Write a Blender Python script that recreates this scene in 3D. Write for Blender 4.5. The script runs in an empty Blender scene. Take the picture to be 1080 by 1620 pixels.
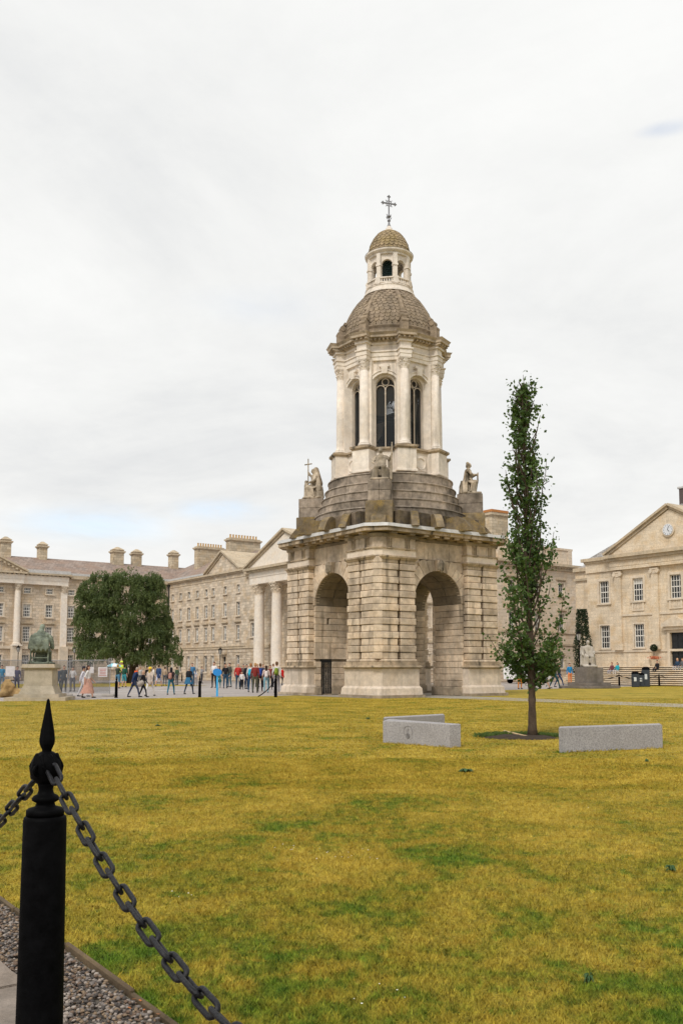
import bpy, math, random
import numpy as np
from mathutils import Vector, Matrix
random.seed(7); rng = np.random.default_rng(7)
PI = math.pi; SC = bpy.context.scene; COL = SC.collection
# ------------------------------------------------------------------ camera, sky, sun, exposure
cam = bpy.data.cameras.new("camera"); camo = bpy.data.objects.new("camera", cam); COL.objects.link(camo)
camo.location = (0, 0, 1.55); camo.rotation_euler = (math.radians(95.04), 0, 0)
cam.sensor_fit = 'VERTICAL'; cam.sensor_height = 36; cam.lens = 32.222; cam.shift_y = 0.0741
cam.clip_start = 0.05; cam.clip_end = 3000
SC.camera = camo
SC.view_settings.view_transform = 'Standard'; SC.view_settings.look = 'None'
SC.view_settings.gamma = 1; SC.view_settings.exposure = 0.6
SC.view_settings.use_curve_mapping = False
W = bpy.data.worlds.new("World"); SC.world = W; W.use_nodes = True
wn = W.node_tree.nodes; wl = W.node_tree.links; wn.clear()
SUN_EL, SUN_AZ = math.radians(48), math.radians(205)     # compass bearing clockwise from +Y
def wnode(t, **k):
    n = wn.new(t)
    for a, b in k.items(): setattr(n, a, b)
    return n
sky = wnode('ShaderNodeTexSky', sky_type='NISHITA', sun_disc=False, sun_elevation=SUN_EL, sun_rotation=SUN_AZ)
bg1 = wnode('ShaderNodeBackground'); bg1.inputs['Strength'].default_value = 0.15
bg2 = wnode('ShaderNodeBackground'); bg2.inputs['Strength'].default_value = 1.0
mix = wnode('ShaderNodeMixShader'); out = wnode('ShaderNodeOutputWorld')
tc = wnode('ShaderNodeTexCoord'); sep = wnode('ShaderNodeSeparateXYZ'); wl.new(tc.outputs['Generated'], sep.inputs[0])
def wmath(op, a, b=None):
    n = wnode('ShaderNodeMath', operation=op)
    for i, v in enumerate((a, b)):
        if v is None: continue
        if isinstance(v, (int, float)): n.inputs[i].default_value = v
        else: wl.new(v, n.inputs[i])
    return n.outputs[0]
zz = wmath('ADD', wmath('MAXIMUM', sep.outputs['Z'], 0.0), 0.16)
cmb = wnode('ShaderNodeCombineXYZ')
wl.new(wmath('DIVIDE', sep.outputs['X'], zz), cmb.inputs[0]); wl.new(wmath('DIVIDE', sep.outputs['Y'], zz), cmb.inputs[1])
def wnoise(scale, detail, rough, off, dist=0.0):
    mp = wnode('ShaderNodeMapping'); mp.inputs['Location'].default_value = off; wl.new(cmb.outputs[0], mp.inputs[0])
    n = wnode('ShaderNodeTexNoise'); n.inputs['Scale'].default_value = scale; n.inputs['Detail'].default_value = detail
    n.inputs['Roughness'].default_value = rough; n.inputs['Distortion'].default_value = dist
    wl.new(mp.outputs[0], n.inputs['Vector']); return n.outputs['Fac']
def wramp(f, pts):
    r = wnode('ShaderNodeValToRGB'); e = r.color_ramp.elements
    for i, (p, c) in enumerate(pts):
        el = e[i] if i < 2 else e.new(p)
        el.position = p; el.color = (*c, 1)
    wl.new(f, r.inputs[0]); return r.outputs[0]
cn = wmath('ADD', wmath('MULTIPLY', wnoise(0.85, 8, 0.6, (3.1, 1.7, 0), 0.5), 0.72), wmath('MULTIPLY', wnoise(2.6, 8, 0.68, (7.3, 2.2, 0), 0.3), 0.28))
cl = wramp(cn, [(0.33, (0.515, 0.522, 0.526)), (0.46, (0.585, 0.588, 0.582)), (0.60, (0.64, 0.642, 0.632))])
wl.new(cl, bg2.inputs[0]); wl.new(sky.outputs[0], bg1.inputs[0])
# thin places in the overcast where the blue shows through
gaps = None
for d, s, amp in (((-0.26, 0.945, 0.150), 0.035, 0.38), ((-0.13, 0.965, 0.168), 0.022, 0.38), ((0.302, 0.805, 0.497), 0.010, 0.4), ((-0.08, 0.91, 0.37), 0.03, 0.10)):
    L = math.sqrt(sum(c*c for c in d)); d = [c/L for c in d]
    sb = wnode('ShaderNodeVectorMath', operation='SUBTRACT'); wl.new(tc.outputs['Generated'], sb.inputs[0]); sb.inputs[1].default_value = d
    ml = wnode('ShaderNodeVectorMath', operation='MULTIPLY'); wl.new(sb.outputs[0], ml.inputs[0]); ml.inputs[1].default_value = (0.35, 0.35, 1.5)
    ln = wnode('ShaderNodeVectorMath', operation='LENGTH'); wl.new(ml.outputs[0], ln.inputs[0])
    mr = wnode('ShaderNodeMapRange', interpolation_type='SMOOTHSTEP'); wl.new(ln.outputs['Value'], mr.inputs[0])
    mr.inputs[1].default_value = s*1.3; mr.inputs[2].default_value = 0; mr.inputs[3].default_value = 0; mr.inputs[4].default_value = amp
    gaps = mr.outputs[0] if gaps is None else wmath('MAXIMUM', gaps, mr.outputs[0])
nz = wnode('ShaderNodeMapRange'); wl.new(wnoise(3.2, 6, 0.6, (0.3, 5.2, 0), 0.4), nz.inputs[0])
nz.inputs[1].default_value = 0.35; nz.inputs[2].default_value = 0.6
wl.new(wmath('SUBTRACT', 1.0, wmath('MULTIPLY', gaps, nz.outputs[0])), mix.inputs[0])
wl.new(bg1.outputs[0], mix.inputs[1]); wl.new(bg2.outputs[0], mix.inputs[2]); wl.new(mix.outputs[0], out.inputs[0])
sl = bpy.data.lights.new("sun", 'SUN'); sl.energy = 1.5; sl.angle = math.radians(14); sl.color = (1, 0.95, 0.87)
so = bpy.data.objects.new("sun", sl); COL.objects.link(so)
sd = Vector((math.sin(SUN_AZ)*math.cos(SUN_EL), math.cos(SUN_AZ)*math.cos(SUN_EL), math.sin(SUN_EL)))
so.rotation_euler = sd.to_track_quat('Z', 'Y').to_euler(); so.location = (0, -20, 60)

# ------------------------------------------------------------------ object helpers
AX = math.radians(35.55)
A = Vector((math.cos(AX), math.sin(AX), 0)); B = Vector((-math.sin(AX), math.cos(AX), 0)); CC = Vector((2.95, 54.85, 0))
TH = math.radians(5.04)
def ground(px, py, z=0.0):
    u = (px-540)/1450; v = (930-py)/1450
    d = (u, math.cos(TH)-v*math.sin(TH), math.sin(TH)+v*math.cos(TH)); t = (z-1.55)/d[2]
    return Vector((d[0]*t, d[1]*t, z))
def atY(px, py, Y):
    u = (px-540)/1450; v = (930-py)/1450
    d = (u, math.cos(TH)-v*math.sin(TH), math.sin(TH)+v*math.cos(TH)); t = Y/d[1]
    return Vector((d[0]*t, Y, 1.55+d[2]*t))
class MB:
    def __init__(s): s.v = []; s.f = []; s.m = []
    def add(s, vs, fs, mi=0):
        n = len(s.v); s.v += [tuple(p) for p in vs]; s.f += [tuple(i+n for i in f) for f in fs]; s.m += [mi]*len(fs)
    def box(s, x0, x1, y0, y1, z0, z1, M=None, mi=0):
        vs = [Vector((x, y, z)) for z in (z0, z1) for y in (y0, y1) for x in (x0, x1)]
        if M is not None: vs = [M @ p for p in vs]
        s.add(vs, [(0, 2, 3, 1), (4, 5, 7, 6), (0, 1, 5, 4), (2, 6, 7, 3), (0, 4, 6, 2), (1, 3, 7, 5)], mi)
    def cbox(s, dx, dy, dz, ch=0.02, c=(0, 0, 0), M=None, mi=0):
        h = (dx/2, dy/2, dz/2); idx = {}; vs = []
        for sx in (-1, 1):
            for sy in (-1, 1):
                for sz in (-1, 1):
                    for a in range(3):
                        p = [sx*(h[0]-ch), sy*(h[1]-ch), sz*(h[2]-ch)]; p[a] = (sx, sy, sz)[a]*h[a]
                        idx[(sx, sy, sz, a)] = len(vs); vs.append(Vector(p)+Vector(c))
        if M is not None: vs = [M @ p for p in vs]
        fs = []
        for a in range(3):
            b, d = (a+1) % 3, (a+2) % 3
            for sg in (-1, 1):
                q = []
                for (u, w) in ((-1, -1), (1, -1), (1, 1), (-1, 1)):
                    k = [0, 0, 0]; k[a] = sg; k[b] = u; k[d] = w; q.append(idx[(*k, a)])
                fs.append(tuple(q if sg > 0 else q[::-1]))
        for a in range(3):
            b, d = (a+1) % 3, (a+2) % 3
            for u in (-1, 1):
                for w in (-1, 1):
                    k = [0, 0, 0]; k[b] = u; k[d] = w; k0 = list(k); k0[a] = -1; k1 = list(k); k1[a] = 1
                    q = [idx[(*k0, b)], idx[(*k1, b)], idx[(*k1, d)], idx[(*k0, d)]]
                    fs.append(tuple(q if u*w < 0 else q[::-1]))
        for sx in (-1, 1):
            for sy in (-1, 1):
                for sz in (-1, 1):
                    q = [idx[(sx, sy, sz, a)] for a in range(3)]; fs.append(tuple(q if sx*sy*sz > 0 else q[::-1]))
        s.add(vs, fs, mi)
    def prism(s, pts, z0, z1, sc=1.0, M=None, mi=0, top=None):
        n = len(pts); tp = top or [(x*sc, y*sc) for x, y in pts]
        vs = [Vector((x, y, z0)) for x, y in pts]+[Vector((x, y, z1)) for x, y in tp]
        if M is not None: vs = [M @ p for p in vs]
        s.add(vs, [tuple(range(n))[::-1], tuple(range(n, 2*n))]+[(i, (i+1) % n, n+(i+1) % n, n+i) for i in range(n)], mi)
    def extr(s, pts, y0, y1, M=None, mi=0):        # polygon in x,z (counter-clockwise seen from -y) extruded along y
        n = len(pts); vs = [Vector((x, y0, z)) for x, z in pts]+[Vector((x, y1, z)) for x, z in pts]
        if M is not None: vs = [M @ p for p in vs]
        s.add(vs, [tuple(range(n)), tuple(range(n, 2*n))[::-1]]+[((i+1) % n, i, n+i, n+(i+1) % n) for i in range(n)], mi)
    def lathe(s, prof, seg=24, c=(0, 0), M=None, mi=0, caps=True, a0=0.0):
        n = len(prof); vs = []
        for i in range(seg):
            a = a0+2*PI*i/seg
            for r, z in prof: vs.append(Vector((c[0]+r*math.cos(a), c[1]+r*math.sin(a), z)))
        if M is not None: vs = [M @ p for p in vs]
        fs = []
        for i in range(seg):
            j = (i+1) % seg
            for k in range(n-1): fs.append((i*n+k, j*n+k, j*n+k+1, i*n+k+1))
        if caps:
            if prof[0][0] > 1e-4: fs.append(tuple(i*n for i in range(seg))[::-1])
            if prof[-1][0] > 1e-4: fs.append(tuple(i*n+n-1 for i in range(seg)))
        s.add(vs, fs, mi)
    def cap(s, p0, p1, r0, r1, seg=10, mi=0):      # closed tapered capsule
        p0, p1 = Vector(p0), Vector(p1); d = p1-p0; L = d.length
        q = d.to_track_quat('Z', 'Y').to_matrix() if L > 1e-6 else Matrix.Identity(3)
        pr = [(r0*math.cos(t), -r0*math.sin(t)) for t in (PI/2, PI/3, PI/6)]+[(r0, 0), (r1, L)]+[(r1*math.cos(t), L+r1*math.sin(t)) for t in (PI/6, PI/3, PI/2)]
        pr = [(max(a, 0.0005), b) for a, b in pr]
        s.lathe(pr, seg, M=Matrix.Translation(p0) @ q.to_4x4(), mi=mi)
    def tube(s, pts, r, seg=6, mi=0, closed=False):
        pts = [Vector(p) for p in pts]; n = len(pts); vs = []; up = Vector((0, 0, 1))
        if n > 2 and closed:
            nn = (pts[1]-pts[0]).cross(pts[n//3]-pts[0])
            if nn.length > 1e-9: up = nn.normalized()
        for i, p in enumerate(pts):
            t = ((pts[(i+1) % n] if closed or i < n-1 else p)-(pts[i-1] if closed or i > 0 else p)).normalized()
            a = t.cross(up)
            if a.length < 1e-4: a = t.cross(Vector((1, 0, 0)))
            a.normalize(); b = a.cross(t); rr = r[i] if isinstance(r, (list, tuple)) else r
            vs += [p+a*rr*math.cos(2*PI*k/seg)+b*rr*math.sin(2*PI*k/seg) for k in range(seg)]
        fs = []
        for i in range(n if closed else n-1):
            j = (i+1) % n
            for k in range(seg): fs.append((i*seg+k, i*seg+(k+1) % seg, j*seg+(k+1) % seg, j*seg+k))
        if not closed: fs += [tuple(range(seg))[::-1], tuple(range((n-1)*seg, n*seg))]
        s.add(vs, fs, mi)
    def mesh(s, name, mats, smooth=False):
        me = bpy.data.meshes.new(name); me.from_pydata(s.v, [], s.f)
        for m in (mats if isinstance(mats, (list, tuple)) else [mats]): me.materials.append(m)
        if any(s.m): me.polygons.foreach_set('material_index', s.m)
        if smooth: me.polygons.foreach_set('use_smooth', [True]*len(s.f))
        me.update(); return me
    def build(s, name, mats, parent=None, smooth=False, kind=None, **k):
        o = bpy.data.objects.new(name, s.mesh(name, mats, smooth)); COL.objects.link(o)
        if parent is not None: o.parent = parent
        if kind: o['kind'] = kind
        for a, b in k.items(): o[a] = b
        return o
def link(name, me, parent=None, M=None, **k):
    o = bpy.data.objects.new(name, me); COL.objects.link(o)
    if parent is not None: o.parent = parent
    if M is not None: o.matrix_local = M
    for a, b in k.items(): o[a] = b
    return o
def thing(name, label, cat, loc=(0, 0, 0), rz=0.0, group=None):
    o = bpy.data.objects.new(name, None); COL.objects.link(o); o.empty_display_size = 0.2
    o.location = loc; o.rotation_euler = (0, 0, rz); o['label'] = label; o['category'] = cat
    if group: o['group'] = group
    return o
def tag(o, label=None, cat=None, group=None, kind=None):
    if label: o['label'] = label
    if cat: o['category'] = cat
    if group: o['group'] = group
    if kind: o['kind'] = kind
    return o
def T(x, y, z): return Matrix.Translation((x, y, z))
def RZ(a): return Matrix.Rotation(a, 4, 'Z')
def RX(a): return Matrix.Rotation(a, 4, 'X')
def RY(a): return Matrix.Rotation(a, 4, 'Y')
CACHE = {}
def cached(key, fn):
    if key not in CACHE: CACHE[key] = fn()
    return CACHE[key]
def cblock(name, dx, dy, dz, ch, mat, parent, M):
    key = ('cb', round(dx, 3), round(dy, 3), round(dz, 3), round(ch, 3), mat.name)
    def mk(): b = MB(); b.cbox(dx, dy, dz, ch); return b.mesh(name, mat)
    return link(name, cached(key, mk), parent, M)
def kid(o, p):
    o.parent = p; return o
def sculpt(mb, vox, smooth_it=2):
    me = mb.mesh('tmp', []); o = bpy.data.objects.new('tmp', me); COL.objects.link(o)
    m = o.modifiers.new('r', 'REMESH'); m.mode = 'VOXEL'; m.voxel_size = vox
    if smooth_it:
        q = o.modifiers.new('s', 'SMOOTH'); q.iterations = smooth_it; q.factor = 0.5
    dg = bpy.context.evaluated_depsgraph_get(); dg.update(); r = bpy.data.meshes.new_from_object(o.evaluated_get(dg), depsgraph=dg)
    bpy.data.objects.remove(o); r.materials.clear()
    r.polygons.foreach_set('use_smooth', [True]*len(r.polygons)); return r
def boolean(mb, cutters):
    o = bpy.data.objects.new('tmp', mb.mesh('tmp', [])); COL.objects.link(o); cs = []
    for c in cutters:
        co = bpy.data.objects.new('cut', c.mesh('cut', [])); COL.objects.link(co); cs.append(co)
        m = o.modifiers.new('b', 'BOOLEAN'); m.object = co; m.operation = 'DIFFERENCE'; m.solver = 'EXACT'
    dg = bpy.context.evaluated_depsgraph_get(); dg.update(); r = bpy.data.meshes.new_from_object(o.evaluated_get(dg), depsgraph=dg)
    bpy.data.objects.remove(o)
    for c in cs: bpy.data.objects.remove(c)
    r.materials.clear(); return r

# ------------------------------------------------------------------ materials
class Nt:
    def __init__(s, name):
        s.mat = bpy.data.materials.new(name); s.mat.use_nodes = True; s.t = s.mat.node_tree; s.N = s.t.nodes; s.L = s.t.links
        s.N.clear(); s.out = s.N.new('ShaderNodeOutputMaterial'); s.p = s.N.new('ShaderNodeBsdfPrincipled'); s.L.new(s.p.outputs[0], s.out.inputs[0])
        s.g = s.N.new('ShaderNodeNewGeometry'); s.tc = s.N.new('ShaderNodeTexCoord'); s.oi = s.N.new('ShaderNodeObjectInfo')
    def set(s, k, v):
        if hasattr(v, 'links') or isinstance(v, bpy.types.NodeSocket): s.L.new(v, s.p.inputs[k])
        else: s.p.inputs[k].default_value = v
    def inp(s, n, i, v):
        if isinstance(v, bpy.types.NodeSocket): s.L.new(v, n.inputs[i])
        elif v is not None:
            if isinstance(v, tuple) and len(v) == 3 and n.inputs[i].type == 'RGBA': v = (*v, 1)
            n.inputs[i].default_value = v
    def m(s, op, a, b=None, c=None, clamp=False):
        n = s.N.new('ShaderNodeMath'); n.operation = op; n.use_clamp = clamp
        for i, v in enumerate((a, b, c)): s.inp(n, i, v)
        return n.outputs[0]
    def noise(s, vec, scale, detail=4, rough=0.55, dist=0.0, sc=None):
        if sc:
            mp = s.N.new('ShaderNodeMapping'); mp.inputs['Scale'].default_value = sc; s.L.new(vec, mp.inputs[0]); vec = mp.outputs[0]
        n = s.N.new('ShaderNodeTexNoise'); s.L.new(vec, n.inputs['Vector'])
        n.inputs['Scale'].default_value = scale; n.inputs['Detail'].default_value = detail; n.inputs['Roughness'].default_value = rough; n.inputs['Distortion'].default_value = dist
        return n.outputs['Fac']
    def mr(s, f, a, b, c=0.0, d=1.0, smooth=False):
        n = s.N.new('ShaderNodeMapRange')
        if smooth: n.interpolation_type = 'SMOOTHSTEP'
        for i, v in enumerate((f, a, b, c, d)): s.inp(n, i, v)
        return n.outputs[0]
    def mix(s, f, a, b, mode='MIX'):
        n = s.N.new('ShaderNodeMix'); n.data_type = 'RGBA'; n.blend_type = mode
        s.inp(n, 0, f)
        for i, v in ((6, a), (7, b)):
            if isinstance(v, tuple) and len(v) == 3: v = (*v, 1)
            s.inp(n, i, v)
        return n.outputs[2]
    def bump(s, h, st, dist=0.02):
        n = s.N.new('ShaderNodeBump'); n.inputs['Strength'].default_value = st; n.inputs['Distance'].default_value = dist
        s.L.new(h, n.inputs['Height']); s.L.new(n.outputs[0], s.p.inputs['Normal'])
def scl(c, k): return tuple(x*k for x in c)
def stone(name, base, var=0.18, stain=0.35, stain_col=(0.07, 0.06, 0.045), moss=0.0, moss_col=(0.30, 0.22, 0.03), rand=0.12, grain=30, bump=0.35, vstreak=0.4, warm=0.3):
    n = Nt(name); P = n.g.outputs['Position']
    big = n.noise(P, 0.6, 5, 0.6); mid = n.noise(P, 3.5, 5, 0.6); fine = n.noise(P, grain, 4, 0.7)
    c = n.mix(n.mr(mid, 0.3, 0.7), scl(base, 1-var), scl(base, 1+var))
    wc = (base[0]*1.05, base[1]*0.86, base[2]*0.62)
    c = n.mix(n.m('MULTIPLY', n.mr(n.noise(P, 1.3, 4, 0.6, 0.5), 0.45, 0.7), warm), c, wc)
    if rand:
        r = n.mr(n.oi.outputs['Random'], 0, 1, 1-rand, 1+rand)
        cb = n.N.new('ShaderNodeCombineColor')
        for i in range(3): n.L.new(r, cb.inputs[i])
        c = n.mix(1.0, c, cb.outputs[0], 'MULTIPLY')
    if stain:
        st = n.m('MULTIPLY', n.mr(big, 0.46, 0.68), stain)
        sv = n.m('MULTIPLY', n.mr(n.noise(P, 2.2, 4, 0.6, sc=(1, 1, 0.12)), 0.52, 0.72), stain*vstreak*2)
        c = n.mix(n.m('MAXIMUM', st, sv, clamp=True), c, stain_col)
    if moss:
        c = n.mix(n.m('MULTIPLY', n.m('MULTIPLY', n.mr(n.noise(P, 1.9, 5, 0.7, 0.6), 0.46, 0.64), n.mr(n.noise(P, 14, 4, 0.7), .35, .6)), moss), c, moss_col)
    sp = n.mr(fine, 0.3, 0.7, 0.86, 1.13)
    cb = n.N.new('ShaderNodeCombineColor')
    for i in range(3): n.L.new(sp, cb.inputs[i])
    c = n.mix(1.0, c, cb.outputs[0], 'MULTIPLY')
    n.set('Base Color', c); n.set('Roughness', 0.9); n.set('Specular IOR Level', 0.25)
    n.bump(n.m('ADD', fine, n.m('MULTIPLY', mid, 2.0)), bump, 0.02)
    return n.mat
def ashlar(name, base, bw=0.75, bh=0.36, var=0.25, joint=0.55, stain=0.25):
    """far walls: courses too fine to model, in object space so they lie flat on each facade"""
    n = Nt(name); P = n.g.outputs['Position']; s = n.N.new('ShaderNodeSeparateXYZ'); n.L.new(n.tc.outputs['Object'], s.inputs[0])
    cb = n.N.new('ShaderNodeCombineXYZ'); n.L.new(n.m('ADD', s.outputs[0], s.outputs[1]), cb.inputs[0]); n.L.new(s.outputs[2], cb.inputs[1])
    b = n.N.new('ShaderNodeTexBrick'); n.L.new(cb.outputs[0], b.inputs['Vector']); b.inputs['Scale'].default_value = 1
    b.inputs['Brick Width'].default_value = bw; b.inputs['Row Height'].default_value = bh; b.inputs['Mortar Size'].default_value = 0.018
    b.inputs['Color1'].default_value = (*scl(base, 1-var), 1); b.inputs['Color2'].default_value = (*scl(base, 1+var*0.7), 1); b.inputs['Mortar'].default_value = (*scl(base, joint), 1)
    b.inputs['Mortar Smooth'].default_value = 0.3; b.inputs['Bias'].default_value = 0.0
    c = b.outputs['Color']
    c = n.mix(n.m('MULTIPLY', n.mr(n.noise(P, 0.9, 5, 0.62, 0.4), 0.46, 0.66), 0.5), c, (base[0]*0.86, base[1]*0.70, base[2]*0.46))
    c = n.mix(n.m('MULTIPLY', n.mr(n.noise(P, 0.35, 6, 0.65), 0.5, 0.7), stain), c, scl(base, 0.35))
    c = n.mix(n.m('MULTIPLY', n.mr(n.noise(P, 1.2, 4, 0.6, sc=(1, 1, 0.1)), 0.55, 0.75), stain), c, scl(base, 0.4))
    sp = n.mr(n.noise(P, 9, 4, 0.7), 0.3, 0.7, 0.8, 1.2); k = n.N.new('ShaderNodeCombineColor')
    for i in range(3): n.L.new(sp, k.inputs[i])
    n.set('Base Color', n.mix(1.0, c, k.outputs[0], 'MULTIPLY')); n.set('Roughness', 0.92); n.set('Specular IOR Level', 0.2)
    n.bump(b.outputs['Fac'], 0.3, -0.02); return n.mat
def plain(name, col, rough=0.6, metal=0.0, var=0.12, scale=6, spec=0.4, bump=0.0):
    n = Nt(name); f = n.noise(n.g.outputs['Position'], scale, 4, 0.6)
    n.set('Base Color', n.mix(n.mr(f, 0.3, 0.7), scl(col, 1-var), scl(col, 1+var))); n.set('Roughness', rough); n.set('Metallic', metal); n.set('Specular IOR Level', spec)
    if bump: n.bump(f, bump, 0.01)
    return n.mat
M_LOW = stone('warm_granite', (0.60, 0.49, 0.375), var=0.22, stain=0.55, stain_col=(.09,.07,.05), rand=0.17, warm=0.3, vstreak=.75)
M_LOWD = stone('dark_granite_and_shade', (0.36, 0.295, 0.22), var=0.25, stain=0.7, rand=0.14, warm=0.3)  # dark granite; on the bed mould and hall risers it is painted shade
M_PLINTH = stone('plinth_granite', (0.60, 0.51, 0.42), var=0.16, stain=0.28, rand=0.06, warm=0.2, vstreak=0.8)
M_CORN = stone('cornice_stone', (0.44, 0.345, 0.24), var=0.25, stain=0.7, rand=0.1, warm=0.25, vstreak=.9)
M_CORNU = stone('upper_cornice_stone', (0.44, 0.36, 0.27), var=0.25, stain=0.5, rand=0.1, warm=0.2)
M_UP = stone('pale_portland_stone', (0.74, 0.665, 0.58), var=0.13, stain=0.22, stain_col=(.22,.19,.15), rand=0.06, warm=0.2, vstreak=1.2)
M_PALE = stone('pale_frieze_stone', (0.70, 0.60, 0.49), var=0.12, stain=0.12, rand=0.05, warm=0.25)
M_STEP = stone('weathered_step_stone', (0.34, 0.28, 0.225), var=0.35, stain=0.85, stain_col=(0.045, 0.038, 0.028), rand=0.28, warm=0.15)
M_DARK = stone('blackened_block_stone', (0.135, 0.105, 0.075), var=0.4, stain=0.9, stain_col=(0.022, 0.019, 0.016), rand=0.35, moss=0.35, moss_col=(0.20, 0.14, 0.03))
M_LICH = stone('lichen_stone', (0.20, 0.155, 0.10), var=0.35, stain=0.6, stain_col=(0.03, 0.027, 0.02), rand=0.25, moss=0.62, moss_col=(0.34, 0.22, 0.04))
M_DOME = stone('dome_scale_stone', (0.285, 0.222, 0.16), var=0.35, stain=0.5, rand=0.1, moss=0.12, moss_col=(0.34, 0.24, 0.04), warm=.1)
M_DOME2 = stone('lichen_dome_stone', (0.36, 0.275, 0.17), var=0.3, stain=0.35, rand=0.1, moss=0.4, moss_col=(0.44, 0.31, 0.06), warm=.2)
M_STAT = stone('statue_stone', (0.46, 0.385, 0.295), var=0.4, stain=0.7, stain_col=(0.045, 0.038, 0.026), rand=0, vstreak=0.9)
M_VAULT = stone('shaded_vault_granite', (0.22, 0.18, 0.13), var=0.2, stain=0.5, rand=0.16)  # granite darkened to stand in for the shade under the arches
M_LEAD = plain('lead_flashing', (0.50, 0.49, 0.48), 0.55, 0.0, 0.15, 4)
M_BLACKM = plain('black_paint_metal', (0.0026, 0.0026, 0.003), 0.6, 0.0, 0.6, 18, 0.035, 0.3)
M_DGLASS = plain('dark_louvre', (0.012, 0.016, 0.019), 0.45, 0, 0.3, 5)
M_TRAC = plain('tracery_stone', (0.55, 0.47, 0.38), 0.85)
M_DOOR = plain('dark_door_paint', (0.012, 0.014, 0.016), 0.55, 0, 0.3, 8)
# ------------------------------------------------------------------ campanile
CAMP = thing('campanile', 'tall pale stone bell tower with open arches, scaled dome and cross on top', 'bell tower', CC, AX)
ES = 4.6
def octo(e, c): return [(-e+c, -e), (e-c, -e), (e, -e+c), (e, e-c), (e-c, e), (-e+c, e), (-e, e-c), (-e, -e+c)]
ZS, RA = 5.25, 1.78
def arch_poly(r, zs, zb, seg=24): return [(-r, zb), (r, zb)]+[(r*math.cos(PI*i/seg), zs+r*math.sin(PI*i/seg)) for i in range(seg+1)]
# core pierced by both arches
core = MB(); core.prism(octo(4.12, 0.3), 0.02, 9.0)
cuts = []
for k in (0, 1):
    c = MB(); c.extr(arch_poly(RA+0.1, ZS, -1), -6, 6, M=RZ(k*PI/2)); cuts.append(c)
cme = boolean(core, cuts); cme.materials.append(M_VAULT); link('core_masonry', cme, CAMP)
# piers: stepped plinth under each corner
def pier_poly(e, i, c): return [(1.86, 1.86), (4.2, 1.86), (4.2, i), (e, i), (e, e-c), (e-c, e), (i, e), (i, 4.2), (1.86, 4.2)]
def pier_layer(name, e, i, z0, z1, mat, c=0.36, e2=None, i2=None):
    for k in range(4):
        b = MB(); b.prism(pier_poly(e, i, c), z0, z1, top=pier_poly(e2 or e, i2 or i, c), M=RZ(k*PI/2)); b.build(name, mat, CAMP)
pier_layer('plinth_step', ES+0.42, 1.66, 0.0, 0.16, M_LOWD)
pier_layer('plinth_base', ES+0.30, 1.72, 0.16, 0.5, M_PLINTH, e2=ES+0.26, i2=1.74)
pier_layer('plinth_moulding', ES+0.26, 1.74, 0.5, 0.62, M_PLINTH, e2=ES+0.14, i2=1.80)
pier_layer('plinth_die', ES+0.13, 1.82, 0.62, 1.56, M_PLINTH)
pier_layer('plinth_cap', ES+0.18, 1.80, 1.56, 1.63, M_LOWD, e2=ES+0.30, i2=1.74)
pier_layer('plinth_cap_slab', ES+0.31, 1.73, 1.63, 1.73, M_CORN, e2=ES+0.26, i2=1.76)
pier_layer('pilaster_plinth', ES+0.12, 1.88, 1.73, 1.92, M_CORN)
NC = 14; Z0 = 2.06; CH = (7.22-Z0)/NC
PILS = ((1.98, 2.98), (3.20, 4.24))
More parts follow.
